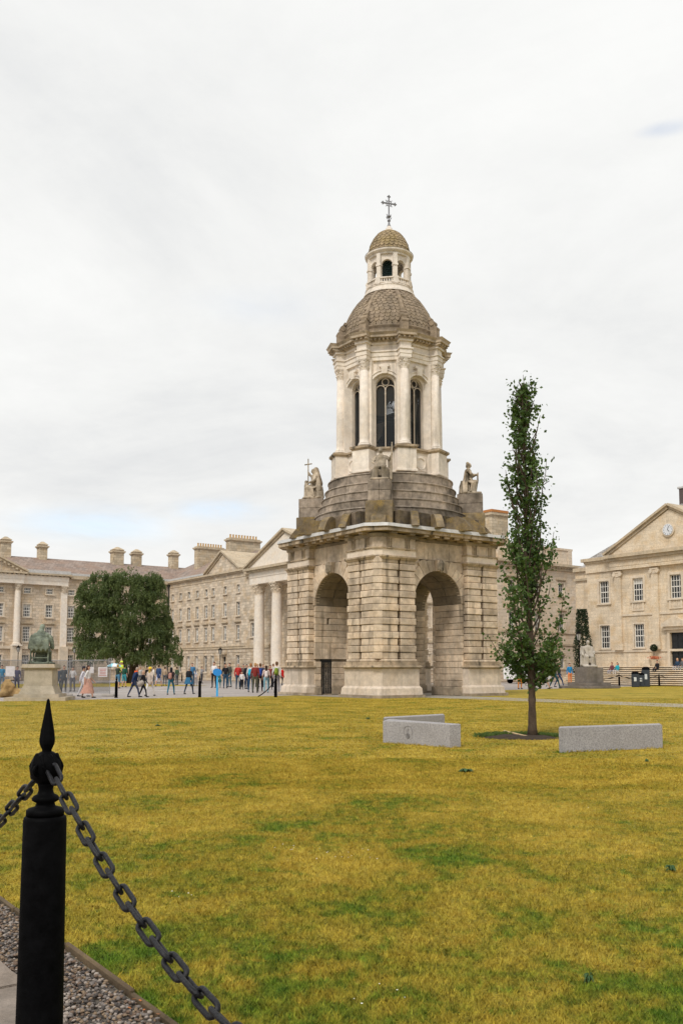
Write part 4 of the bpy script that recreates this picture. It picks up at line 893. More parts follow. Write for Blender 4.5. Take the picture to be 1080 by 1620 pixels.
# low link between wing and hall with glazed roof lights above
LINK = thing('link_block', 'narrow recessed stone block with roof lights between the plain wing and the dining hall', 'building', PD, RB)
m = MB(); m.box(-2.6, .78, 2.2, 14, 0, 12.0); m.build('wall', M_W4, LINK); m = MB(); m.box(-2.7, .78, 2.0, 2.3, 11.0, 11.25); m.box(-2.7, .78, 1.9, 2.4, 12.0, 12.4); m.build('cornice', M_COR2, LINK)
m = MB(); m.add([(-2.6, 2.4, 12.4), (3, 2.4, 12.4), (3, 14, 12.4), (-2.6, 14, 12.4), (-2.6, 9, 15.0), (3, 9, 15.0)], [(0, 1, 5, 4), (2, 3, 4, 5), (0, 4, 3), (1, 2, 5)]); rf = m.build('roof', M_SLATE2, LINK)
for i in range(3):
    m = MB(); z = 12.9+.55*i; m.box(-2.3+.3*i, -.4+.3*i, 3.4+i*1.35, 3.6+i*1.35, z, z+.42); m.build('roof_light', M_WHITE if i % 2 else M_GLASS, rf)
# ------------------------------------------------------------------ ground, sheets a few mm apart
def poly(name, pts, z, mat, **k):
    m = MB(); m.add([(p[0], p[1], z) for p in pts], [tuple(range(len(pts)))]); o = m.build(name, mat, None, kind='structure', **k); return o
def W_(a, b): p = CC+A*a+B*b; return (p.x, p.y)
def grass_mat(name, blade=False):
    n = Nt(name); P = n.g.outputs['Position']
    big = n.noise(P, .16, 4, .6, .4); mid = n.noise(P, .75, 5, .62, .6); sm = n.noise(P, 4.0, 4, .65); fine = n.noise(P, 45, 3, .7); st = n.noise(P, 13, 4, .75)
    dry = n.mix(n.mr(sm, .3, .7), (0.29, 0.203, 0.021), (0.51, 0.38, 0.062)); dry = n.mix(n.m('MULTIPLY', n.mr(mid, .42, .66), .75), dry, (0.33, 0.205, 0.018))
    olive = n.mix(n.mr(st, .35, .65), (0.14, 0.14, 0.012), (0.30, 0.25, 0.027)); green = n.mix(n.mr(st, .3, .7), (0.036, 0.098, 0.006), (0.11, 0.19, 0.014))
    s = n.N.new('ShaderNodeSeparateXYZ'); n.L.new(P, s.inputs[0])
    near = n.mr(s.outputs[1], 13, 3.5, 0, .085)  # greener turf up close; its darkening also imitates shade between the blades
    f1 = n.mr(n.m('ADD', near, n.m('ADD', n.m('MULTIPLY', mid, .6), n.m('MULTIPLY', sm, .4))), .46, .6)
    c = n.mix(f1, dry, olive)
    # greener close to the path edge on the near left, as the turf itself is there
    edge = n.mr(n.m('ADD', n.m('MULTIPLY', s.outputs[0], .8136), n.m('MULTIPLY', s.outputs[1], .5814)), .55, 2.6, .12, 0)
    g = n.m('ADD', n.m('ADD', n.m('MULTIPLY', mid, .55), n.m('MULTIPLY', big, .45)), n.m('ADD', near, edge))
    g = n.m('ADD', g, n.m('MULTIPLY', n.m('SUBTRACT', sm, .5), .35))
    c = n.mix(n.m('MULTIPLY', n.mr(g, .575, .68), .92), c, green)
    c = n.mix(n.m('MULTIPLY', n.mr(n.m('ADD', n.noise(P, 2.6, 5, .7, .8), near), .62, .70), .7), c, green)
    sp = n.mr(n.m('ADD', n.m('MULTIPLY', fine, .5), n.m('MULTIPLY', st, .5)), .33, .67, .36 if not blade else .42, 1.7); k = n.N.new('ShaderNodeCombineColor')
    for i in range(3): n.L.new(sp, k.inputs[i])
    n.set('Base Color', n.mix(1.0, c, k.outputs[0], 'MULTIPLY')); n.set('Roughness', .85); n.set('Specular IOR Level', .2)
    if not blade: n.bump(n.m('ADD', fine, st), .9, .03)
    return n.mat
M_GRASS = grass_mat('dry_lawn'); M_BLADE = grass_mat('lawn_blades', True)
def cobble_mat():
    n = Nt('cobble_paving'); P = n.g.outputs['Position']; v = n.N.new('ShaderNodeTexVoronoi'); n.L.new(P, v.inputs['Vector']); v.inputs['Scale'].default_value = 7
    b = (0.40, 0.355, 0.33); c = n.mix(n.mr(n.noise(P, .5, 5, .6), .35, .65), scl(b, .8), scl(b, 1.15)); c = n.mix(n.mr(v.outputs['Distance'], .35, .6, 0, .5), c, scl(b, .5))
    n.set('Base Color', c); n.set('Roughness', .8); n.bump(v.outputs['Distance'], .5, -.02); return n.mat
M_COB = cobble_mat(); M_PATH = plain('grey_path_gravel', (0.33, 0.30, 0.25), .9, 0, .25, 20, .2, .5)
poly('ground', [(-900, -60), (900, -60), (900, 1500), (-900, 1500)], -.012, plain('far_ground', (.16, .15, .12), .95))
poly('plaza', [W_(-90, 2.3), W_(3, 2.3), W_(5, 3.0), W_(60, 13), W_(140, 13), W_(140, 120), W_(-90, 120)], 0.0, M_COB)
poly('lawn', [W_(-32.46, -80), W_(60, -80), W_(60, 13), W_(5, 3.0), W_(3, 2.3), W_(-32.46, 2.3)], .004, M_GRASS)
poly('path', [W_(-1.7, -4.2), W_(-1.7, -80), W_(1.5, -80), W_(1.5, -4.2)], .009, M_PATH)
poly('campanile_paving', [W_(-5.2, -4.6), W_(5.2, -4.6), W_(5.2, 5.2), W_(-5.2, 5.2)], .013, M_PATH)
poly('far_lawn', [W_(-60, 33), W_(5, 33), W_(5, 52), W_(-60, 52)], .006, M_GRASS)
poly('pale_paving_band', [W_(-60, 17.2), W_(-3, 17.2), W_(-3, 17.9), W_(-60, 17.9)], .004, M_LEAD)
poly('gravel_bed', [W_(-32.50, -80), W_(-32.50, 2.3), W_(-32.86, 2.3), W_(-32.86, -80)], -.004, plain('gravel_base', (.10, .085, .07), .95, 0, .4, 40))
poly('paving_base', [W_(-32.8, -80), W_(-32.8, 2.3), W_(-60, 2.3), W_(-60, -80)], -.006, plain('paving_grit', (.16, .135, .11), .95, 0, .3, 30, .2, .4))
# edging board/kerb between gravel and lawn: one strip of short stones
KERB = thing('lawn_edging', 'thin weathered stone edging between the gravel strip and the lawn in the left foreground', 'edging', CC, AX)
M_KERB = stone('edging_stone', (.12, .085, .05), var=.35, stain=.5, rand=.2, grain=60); y = -50.0
while y < -20:
    L = .9+.1*random.random(); cblock('edging_stone', .028, L-.012, .08, .008, M_KERB, KERB, T(-32.475+rng.uniform(-.006, .006), y+L/2, -.014+rng.uniform(-.006, .006)) @ RZ(rng.uniform(-.006, .006))); y += L
# flagstones
PAV = thing('flagstone_path', 'worn grey flagstone path beside the gravel at the lower left', 'paving', CC, AX)
M_FLAG = stone('flagstone', (.24, .20, .17), var=.3, stain=.5, rand=.18, grain=25, bump=.6)
for i in range(60):
    y = -46+i*.62
    if y > -26: break
    x = -32.80-rng.uniform(0, .06)
    for j in range(5):
        w = rng.uniform(.45, .95); dx, dy = w-.035, .585; m = MB()
        pts = [(-dx/2, -dy/2), (dx/2, -dy/2), (dx/2, dy/2), (-dx/2, dy/2)]; q = []
        for k in range(4):
            a_, b_ = Vector(pts[k]), Vector(pts[(k+1) % 4])
            for t in (0.04, .35, .68, .96): p = a_.lerp(b_, t); q.append((p.x+rng.uniform(-.018, .018), p.y+rng.uniform(-.018, .018)))
        m.prism(q, -.04, .012+rng.uniform(-.004, .004), top=[(u*.985, v*.985) for u, v in q]); m.prism([(u*.984, v*.984) for u, v in q], .012, .017)
        link('flagstone', m.mesh('flagstone', M_FLAG), PAV, T(x-w/2, y+rng.uniform(-.03, .03), 0)); x -= w
# gravel
def pebbles(n, fx, smin, smax, cols, name, label):
    base = bpy.data.meshes.new('p'); import bmesh; bm = bmesh.new(); bmesh.ops.create_icosphere(bm, subdivisions=1, radius=1); bm.verts.ensure_lookup_table()
    bv = np.array([v.co[:] for v in bm.verts]); bf = np.array([[v.index for v in f.verts] for f in bm.faces]); bm.free(); bpy.data.meshes.remove(base)
    V = []; F = []; MI = []
    for i in range(n):
        c = fx(); s = rng.uniform(smin, smax); q = bv*(1+rng.uniform(-.18, .18, (len(bv), 1)))*np.array([s, s*rng.uniform(.6, .95), s*rng.uniform(.4, .7)])
        M = np.array(Matrix.Rotation(rng.uniform(0, 6.28), 3, 'Z') @ Matrix.Rotation(rng.uniform(-.5, .5), 3, 'X')); V.append(q @ M.T+np.array(c)); F.append(bf+i*len(bv)); MI += [int(rng.integers(len(cols)))]*len(bf)
    V = np.concatenate(V); F = np.concatenate(F); me = bpy.data.meshes.new(name); me.from_pydata(V.tolist(), [], F.tolist())
    for c in cols: me.materials.append(c)
    me.polygons.foreach_set('material_index', MI); me.polygons.foreach_set('use_smooth', [True]*len(F)); o = link(name, me); tag(o, label, 'gravel', kind='stuff'); return o
GC = [plain('pebble_'+nm, c, .8, 0, .2, 60) for nm, c in (('grey', (.17, .145, .13)), ('brown', (.15, .10, .07)), ('pale', (.30, .255, .22)), ('dark', (.06, .05, .045)), ('tan', (.22, .155, .10)))]
def gpos():
    a = rng.uniform(-32.86, -32.51); b = -41.5+13*rng.random()**1.3; p = W_(a, b); return (p[0], p[1], rng.uniform(-.002, .016))
pebbles(14000, gpos, .007, .016, GC, 'gravel', 'loose grey and brown gravel in a narrow strip beside the lawn edging')
# ---- grass blades near the camera (triangles), thinning with distance
def blades(N, ymin, ymax, h0, h1, w, name, pw):
    t = rng.random(N); Y = ymin+(ymax-ymin)*t**pw; X = rng.triangular(-.74, 0, .74, N)*(Y+3.5)
    a = (X-CC.x)*A.x+(Y-CC.y)*A.y; b = (X-CC.x)*B.x+(Y-CC.y)*B.y
    ok = (a > -32.47) & (b < 2.2); X, Y = X[ok], Y[ok]; n = len(X); hh = rng.uniform(h0, h1, n)*(1+.5*(Y < 8)*(rng.random(n) < .1)); ww = w*(.6+.8*rng.random(n))*(1+Y*.03); an = rng.uniform(0, 2*PI, n); ln = rng.uniform(.3, 1.3, n)*hh; la = rng.uniform(0, 2*PI, n)
    z0 = np.full(n, .003); p0 = np.stack([X-np.cos(an)*ww, Y-np.sin(an)*ww, z0], 1); p1 = np.stack([X+np.cos(an)*ww, Y+np.sin(an)*ww, z0], 1); p2 = np.stack([X+np.cos(la)*ln, Y+np.sin(la)*ln, z0+hh], 1)
    V = np.stack([p0, p1, p2], 1).reshape(-1, 3); me = bpy.data.meshes.new(name); me.vertices.add(3*n); me.vertices.foreach_set('co', V.ravel()); me.loops.add(3*n); me.loops.foreach_set('vertex_index', np.arange(3*n, dtype=np.int32)); me.polygons.add(n); me.polygons.foreach_set('loop_start', np.arange(0, 3*n, 3, dtype=np.int32))
    me.materials.append(M_BLADE); me.update(calc_edges=True); return link(name, me)
tag(blades(640000, 3.4, 16, .014, .034, .0024, 'grass', 1.25), 'short dry yellow and green mown grass in the foreground', 'grass', kind='stuff')
tag(blades(380000, 12, 48, .014, .030, .005, 'grass', 1.3), 'short yellowed mown grass further back around the stone benches', 'grass', kind='stuff')
# soil disc, taller green grass behind it
SOIL = MB(); c = ground(822, 1167); pts = []
for i in range(28): t = 2*PI*i/28; r = 1+rng.uniform(-.08, .08); pts.append((c.x+.88*r*math.cos(t), c.y+.75*r*math.sin(t)))
SOIL.prism(pts, .0, .03, sc=1.0); SOIL = MB(); n = 28
vs = [(c.x, c.y, .05)]+[(c.x+(x-c.x)*s, c.y+(y_-c.y)*s, z+rng.uniform(-.012, .012)*(s < 1)) for s, z in ((.35, .05), (.7, .035), (1.0, .0)) for x, y_ in pts]
fs = [(0, 1+i, 1+(i+1) % n) for i in range(n)]+[(1+r*n+i, 1+(r+1)*n+i, 1+(r+1)*n+(i+1) % n, 1+r*n+(i+1) % n) for r in range(2) for i in range(n)]
SOIL.add(vs, fs); SOIL.build('soil_bed', plain('dark_soil', (.045, .032, .022), .95, 0, .4, 30, .2, .8), kind='structure')
def tuft(c, n, r, h, w, mat, m=None):
    m = m or MB()
    for i in range(n):
        a, q = rng.uniform(0, 6.28), r*math.sqrt(rng.random()); x, y = c[0]+q*math.cos(a), c[1]+q*math.sin(a); t = rng.uniform(0, 6.28); l = rng.uniform(.3, 1.0)*h; hh = h*rng.uniform(.5, 1.1)
        m.add([(x-w*math.cos(t), y-w*math.sin(t), 0), (x+w*math.cos(t), y+w*math.sin(t), 0), (x+l*.4*math.cos(a), y+l*.4*math.sin(a), hh*.7), (x+l*math.cos(a), y+l*math.sin(a), hh)], [(0, 1, 2), (0, 2, 3)])
    return m
M_GREENB = plain('green_grass_blades', (.075, .125, .022), .8, 0, .35, 8); m = MB()
for i in range(60): t = PI*i/60; tuft((c.x+.86*math.cos(t)*rng.uniform(.85, 1.1), c.y+.8*math.sin(t)*rng.uniform(.9, 1.15)), 26, .12, .10, .006, M_GREENB, m)
tag(m.build('long_grass', M_GREENB), 'longer green grass growing round the soil at the foot of the young tree', 'grass', kind='stuff')
m = MB(); a_, b_ = ground(797, 1161), ground(833, 1168); m.tube([a_+Vector((0, 0, .07)), b_+Vector((0, 0, .04))], .022, 6); tag(m.build('wooden_stake', plain('pale_wood', (.50, .36, .20), .8)), 'pale wooden stake lying on the dark soil beside the trunk', 'stake')
def weed(px, py, r, label, n=26):
    c = ground(px, py); m = MB()
    for i in range(n):
        t = 2*PI*i/n+rng.uniform(-.2, .2); L = r*rng.uniform(.5, 1.1); w = L*.2; z = rng.uniform(.02, .06)
        d = Vector((math.cos(t), math.sin(t), 0)); q = Vector((-d.y, d.x, 0)); m.add([c, c+d*L*.5+q*w+Vector((0, 0, z)), c+d*L+Vector((0, 0, z*.5)), c+d*L*.5-q*w+Vector((0, 0, z))], [(0, 1, 2, 3)])
    o = m.build('weed', plain('weed_leaf', (.035, .085, .022), .7)); tag(o, label, 'plant')
weed(737, 1222, .14, 'dark green leafy weed in the dry lawn in front of the pale stone slabs'); weed(582, 1138, .1, 'small dark weed just left of the carved stone bench')
weed(250, 1149, .12, 'small weed tuft far out on the left side of the lawn'); weed(1062, 1380, .06, 'dark weed clump at the right edge of the foreground lawn'); weed(930, 1558, .04, 'dead brown leafed weed near the lower right of the lawn')
weed(1023, 1206, .06, 'tiny weed in the grass below the right stone bench')
# daisies and a fallen leaf or two
m = MB()
for px, py in [(272, 1418), (298, 1421), (283, 1427), (303, 1424), (118, 1140), (560, 1620-28), (600, 1568), (572, 1600), (628, 1578), (930, 1283), (990, 1352), (640, 1590)]+[(540+rng.uniform(-40, 60), 1358+rng.uniform(-9, 10)) for _ in range(14)]+[(450+rng.uniform(-20, 20), 1343+rng.uniform(-8, 8)) for _ in range(6)]:
    c_ = ground(px, py); s = rng.uniform(.003, .007)
    for i in range(7): t = 2*PI*i/7; m.add([(c_.x, c_.y, .032), (c_.x+s*math.cos(t-.35), c_.y+s*math.sin(t-.35), .036), (c_.x+s*math.cos(t+.35), c_.y+s*math.sin(t+.35), .036)], [(0, 1, 2)])
tag(m.build('daisies', plain('daisy_white', (.8, .8, .74), .6)), 'scattered tiny white daisies in the foreground grass', 'flowers', kind='stuff')
m = MB()
for px, py in ((212, 1588), (222, 1590), (205, 1602), (250, 1612), (228, 1605)):
    c_ = ground(px, py); s = .013; t = rng.uniform(0, 6); d = Vector((math.cos(t), math.sin(t), .1)); q = Vector((-d.y, d.x, .2)); c_.z = .022; m.add([c_-d*s, c_+q*s*.6, c_+d*s, c_-q*s*.6], [(0, 1, 2), (0, 2, 3)])
tag(m.build('fallen_leaves', plain('orange_leaf', (.42, .13, .03), .7)), 'a few orange dead leaves on the gravel strip', 'leaves', kind='stuff')
import mathutils.noise as mnoise
# ------------------------------------------------------------------ near post with chains
def post_parts(par, z=0.0, near=True):
    m = MB(); seg = 40 if near else 12
    m.lathe([(.088, 0), (.088, .04), (.079, .06), (.0755, .5), (.0715, 1.035), (.069, 1.045), (.060, 1.05)], seg); b = m.build('post_shaft', M_BLACKM, par, True)
    b.data.polygons.foreach_set('use_smooth', [True]*len(b.data.polygons))
    m = MB(); m.lathe([(.063, 1.05), (.063, 1.068), (.056, 1.074), (.034, 1.08), (.03, 1.092), (.044, 1.10), (.046, 1.108), (.040, 1.116), (.028, 1.122), (.024, 1.135), (.026, 1.15), (.030, 1.16)], seg); m.build('collar', M_BLACKM, par, True)
    m = MB(); m.lathe([(.028, 1.156), (.044, 1.172), (.052, 1.195), (.053, 1.21), (.050, 1.232), (.04, 1.25), (.026, 1.262), (.018, 1.266)], seg)
    if near:
        for i in range(8):
            t = 2*PI*i/8; m.cap((.034*math.cos(t), .034*math.sin(t), 1.250), (.049*math.cos(t+.3), .049*math.sin(t+.3), 1.222), .010, .007, 6); m.cap((.05*math.cos(t+.3), .05*math.sin(t+.3), 1.216), (.047*math.cos(t+.6), .047*math.sin(t+.6), 1.19), .008, .006, 6)
    m.build('knob', M_BLACKM, par, True)
    m = MB(); m.lathe([(.016, 1.262), (.017, 1.272), (.026, 1.292), (.0275, 1.305), (.024, 1.335), (.012, 1.40), (.005, 1.442), (.001, 1.447)], 8 if near else 6); m.build('spear_finial', M_BLACKM, par)
PP = Vector((-1.015, 3.2, 0)); POST = thing('chain_post', 'large black iron bollard with spear finial in the left foreground', 'bollard', PP, -AX*0-PI/2+AX)
post_parts(POST)
M_CHAIN = plain('worn_chain_metal', (.010, .010, .012), .42, .3, .6, 70, .4, .6)
def link_mesh():
    m = MB(); L, Wd, r = .0500, .0168, .0074; pts = []
    for t in np.linspace(-PI/2, PI/2, 8): pts.append((L-Wd+Wd*math.cos(t), Wd*math.sin(t), 0))
    for t in np.linspace(PI/2, 3*PI/2, 8): pts.append((-L+Wd+Wd*math.cos(t), Wd*math.sin(t), 0))
    m.tube(pts, r, 8, closed=True); return m.mesh('chain_link', M_CHAIN, True)
LM = link_mesh()
def chain(f, s0, s1, d, label, grp=None):
    """f(s) height; links strung from s0 to s1 along horizontal direction d from the post"""
    C_ = thing('hanging_chain', label, 'chain', PP+d*s0+Vector((0, 0, f(s0)))); s = s0; k = 0; p = .086; org = C_.location.copy(); mi = Matrix.Translation(-org)
    while s < s1:
        sl = (f(s+.01)-f(s))/.01; ds = p/math.sqrt(1+sl*sl); a = PP+d*s+Vector((0, 0, f(s))); b = PP+d*(s+ds)+Vector((0, 0, f(s+ds)))
        X = (b-a).normalized(); v = Vector((0, 0, 1.55))-a; v = (v-X*v.dot(X)).normalized(); Z = v if k % 2 == 0 else X.cross(v); Yv = Z.cross(X)
        tw = rng.uniform(-.14, .14)+.12
        R = Matrix((X, Yv, Z)).transposed().to_4x4() @ RX(tw); link('chain_link', LM, C_, mi @ Matrix.Translation((a+b)/2) @ R); s += ds; k += 1
# chain heights (metres) measured along the row of posts
sp = [.03, .088, .243, .386, .517, .676, .815, .957, 1.107, 1.251, 1.329]; hp = [1.222, 1.194, 1.12, 1.044, .984, .923, .877, .832, .790, .760, .748]
cf1 = np.polyfit(sp, hp, 3)
def f1(s):
    if s < 1.33: return float(np.polyval(cf1, s))
    return float(np.polyval(cf1, 1.33)+(s-1.33)*(-.12)+.16*(s-1.33)**2)
def f2(s): return 1.225-.56*s+.13*s*s
chain(f1, .045, 3.4, -B, 'black iron chain sagging from the near post down to the bottom edge of the picture')
chain(f2, .045, 1.9, B, 'black iron chain running from the near post off to the left edge')
m = MB(); m.tube([(.048*math.cos(t), 0, 1.19+.016*math.sin(t)) for t in np.linspace(0, 2*PI, 12, endpoint=False)], .006, 6, closed=True)
for sg in (-1, 1):
    m = MB(); m.tube([Vector((.0, 0, 1.205))+(-B*sg)*(.05+.016*math.cos(t))+Vector((0, 0, .016*math.sin(t))) for t in np.linspace(0, 2*PI, 12, endpoint=False)], .006, 6, closed=True); m.build('chain_eye', M_BLACKM, POST, True)
# ------------------------------------------------------------------ far bollards
BOLL = None
def bollard(px, py, label, Hs=1.0, group='small black chain bollards around the lawns', pos=None):
    global BOLL
    p = pos or ground(px, py)
    if BOLL is None:
        BOLL = thing('bollard', label, 'bollard', p, 0, group); post_parts(BOLL, near=False); BOLL.scale = (1.05, 1.05, .82*Hs); o = BOLL
    else:
        o = BOLL.copy(); COL.objects.link(o); o.location = p; o['label'] = label; o.scale = (1.05, 1.05, .82*Hs)
        for ch in list(BOLL.children): c = ch.copy(); COL.objects.link(c); c.parent = o
    return p
def sagchain(p, q, label, sag=.35, z=1.0):
    m = MB(); n = 14; m.tube([Vector(p).lerp(Vector(q), i/n)+Vector((0, 0, z-4*sag*(i/n)*(1-i/n))) for i in range(n+1)], .028, 5); tag(m.build('sagging_chain', M_BLACKM), label, 'chain', 'thin chains between the far bollards')
b1 = bollard(184, 1104, 'black bollard beside the mesh fence, leftmost of those along the lawn'); b2 = bollard(316, 1103, 'black bollard on the lawn edge between two strolling visitors, left of the blue sign', 1.0); b3 = bollard(436, 1103, 'black bollard touching the left foot of the bell tower, in front of the green backpack', 1.15)
b4 = bollard(979, 1088, 'black bollard just right of the white statue plinth'); b5 = bollard(1042, 1085.5, 'black bollard in front of the hall steps, right of the litter bins'); b6 = bollard(912, 1087, 'black bollard half hidden at the left side of the white statue plinth')
b7 = bollard(288, 1078, 'small distant bollard beyond the paving, left of the woman with arms raised', .9); b8 = bollard(1105, 1083, 'bollard just beyond the right edge'); 
sagchain(b4, b5, 'thin chain hanging between the two bollards in front of the litter bins'); sagchain(b5, b8, 'thin chain sagging from the right bollard out of the picture', .45); sagchain(b6, b4, 'thin chain sagging behind the white statue plinth')
sagchain(b3, Vector((b3.x-.95, b3.y-.1, -.9)), 'short chain dropping steeply from the bollard at the foot of the bell tower', .12, .95)
# ------------------------------------------------------------------ stone benches
def granite():
    n = Nt('pale_grey_granite'); P = n.g.outputs['Position']; f = n.noise(P, 38, 4, .9); c = n.mix(n.mr(f, .38, .62), (0.20, .19, .195), (.46, .44, .445)); c = n.mix(n.mr(n.noise(P, 2, 5, .6), .4, .7, 0, .35), c, (.22, .205, .20))
    n.set('Base Color', c); n.set('Roughness', .7); n.bump(f, .25, .005); return n.mat
M_GRAN = granite()
def slab(name, q, h, label, extra=None):
    """q: ground points front left, front right, back right, back left"""
    d = q[1]-q[0]; d.normalize(); o = thing(name, label, 'stone bench', q[0], math.atan2(d.y, d.x), 'granite slab benches round the young tree')
    R = RZ(-math.atan2(d.y, d.x)); P = [R @ (p-q[0]) for p in q]; c = sum(P, Vector())/4; e = .012
    def ins(k): return [(p.x+(c.x-p.x)*k/max((c-p).length, .1), p.y+(c.y-p.y)*k/max((c-p).length, .1)) for p in P]
    m = MB(); m.prism(ins(0), .002, h-e); m.prism(ins(0.0005), h-e, h, top=ins(.02)); m.build('slab', M_GRAN, o)
    tf = MB()
    for i in range(4):
        p0, p1 = q[i], q[(i+1) % 4]
        for j in range(int((p1-p0).length/.05)): c_ = p0.lerp(p1, rng.random()); w = (p0+p1)/2-(q[0]+q[1]+q[2]+q[3])/4; w.normalize(); tuft((c_.x+w.x*.02, c_.y+w.y*.02), 4, .02, .05, .004, M_BLADE, tf)
    tag(tf.build('bench_foot_grass', M_BLADE), 'longer grass at the foot of the stone bench', 'grass', kind='stuff')
    if extra: extra(o)
    return o
def gz(px, py): p = ground(px, py, .46); p.z = 0; return p
def emblem(o):
    m = MB(); cx, cz = .70, .235
    m.tube([(cx+.115*math.cos(t), -.002, cz+.03+.115*math.sin(t)) for t in np.linspace(-.6, PI+.7, 22)], .006, 5)
    m.build('carved_ring', plain('carved_dark_granite', (.20, .19, .19), .8), o)
    m = MB(); m.tube([(cx+.045*math.cos(t), -.003, cz-.055+.045*math.sin(t)) for t in np.linspace(0, 2*PI, 18, endpoint=False)], .010, 5, closed=True); m.tube([(cx+.018*math.cos(t), -.003, cz-.055+.018*math.sin(t)) for t in np.linspace(0, 2*PI, 12, endpoint=False)], .010, 5, closed=True)
    m.tube([(cx, -.003, cz-.01), (cx-.01, -.003, cz+.05), (cx+.012, -.003, cz+.09)], .006, 5); m.build('carved_badge', bpy.data.materials['carved_dark_granite'], o)
slab('stone_bench', [gz(605.5, 1140), gz(711, 1145.8), gz(728, 1145.2), gz(615, 1137.2)], .46, 'front pale granite slab with a small round carving, left of the young tree', emblem)
slab('stone_bench', [gz(606, 1136.2), gz(703, 1130.8), gz(701, 1129), gz(607, 1134.2)], .46, 'rear granite slab partly hidden behind the carved slab')
slab('stone_bench', [gz(883, 1151.5), gz(1046.5, 1146.2), gz(1043, 1144.2), gz(884, 1149.3)], .46, 'long plain granite slab to the right of the young tree')
# ------------------------------------------------------------------ vegetation
def leafmat(name, c1, c2, sc=1.2, tr=.25):
    n = Nt(name); P = n.g.outputs['Position']; f = n.noise(P, sc, 4, .6); g = n.noise(P, sc*14, 2, .6)
    n.set('Base Color', n.mix(n.mr(n.m('ADD', n.m('MULTIPLY', f, .5), n.m('MULTIPLY', g, .5)), .35, .65), c1, c2)); n.set('Roughness', .55); n.set('Specular IOR Level', .35)
    if 'Transmission Weight' in n.p.inputs: pass
    tl = n.N.new('ShaderNodeBsdfTranslucent'); tl.inputs[0].default_value = (*scl(c2, 1.3), 1); mx = n.N.new('ShaderNodeMixShader'); mx.inputs[0].default_value = tr
    n.L.new(n.p.outputs[0], mx.inputs[1]); n.L.new(tl.outputs[0], mx.inputs[2]); n.L.new(mx.outputs[0], n.out.inputs[0]); return n.mat
M_LEAF = leafmat('young_tree_leaf', (.010, .034, .010), (.10, .165, .03), 2.5); M_WEEP = leafmat('weeping_tree_leaf', (.024, .052, .016), (.15, .19, .06), .9, .3); M_SHRUB = leafmat('dark_shrub_leaf', (.008, .02, .007), (.03, .055, .018))
M_BARK = stone('bark', (.085, .06, .042), var=.4, stain=.3, rand=0, grain=40, bump=1.0)
def leafmesh(name, pts, nrm, size, mat, par, lo=.6, hi=1.3, ratio=.8, droop=0.0):
    n = len(pts); P = np.array(pts); s = size*rng.uniform(lo, hi, n)[:, None]
    a = rng.normal(size=(n, 3)); a[:, 2] -= droop; a /= np.linalg.norm(a, axis=1)[:, None]; b = np.cross(a, rng.normal(size=(n, 3))); b /= np.linalg.norm(b, axis=1)[:, None]; c = np.cross(a, b)
    V = np.stack([P-a*s*.5, P+b*s*.36*ratio+c*s*.06, P+a*s*.5, P-b*s*.36*ratio+c*s*.06], 1).reshape(-1, 3); F = np.arange(4*n).reshape(n, 4)
    me = bpy.data.meshes.new(name); me.from_pydata(V.tolist(), [], F.tolist()); me.materials.append(mat); return link(name, me, par, kind='stuff')
rng = np.random.default_rng(21)
# young upright tree: trunk, ascending limbs kept inside the silhouette of the photograph, leaves along them
tb = ground(842, 1166); YT = thing('young_tree', 'slim upright young tree with dark green leaves on the lawn between the granite slabs', 'tree', tb)
prof = [(1.02, .35), (1.15, .80), (1.35, 1.02), (1.75, 1.08), (2.05, .95), (2.3, .66), (2.55, .60), (2.8, .72), (3.1, .80), (3.45, .70), (3.9, .66), (4.3, .72), (4.6, .56), (5.0, .43), (5.5, .40), (6.0, .42), (6.5, .39), (7.0, .38), (7.4, .42), (7.75, .34), (8.1, .22), (8.45, .08)]
pz = [p[0] for p in prof]; pr = [p[1] for p in prof]
def env(z): return float(np.interp(z, pz, pr))
def trunk_x(z): return Vector((.02*math.sin(z*1.1)-.012*z, .03*math.sin(z*.8+1), z))
m = MB(); zs_ = np.linspace(-.02, 8.25, 30); m.tube([trunk_x(z) for z in zs_], [max(.010, .098*max(0, 1-z/8.3)**.8+(.03*math.exp(-max(z, 0)*12))) for z in zs_], 12); m.build('trunk', M_BARK, YT, True)
brm = MB(); LP = []; z = 1.12; k = 0
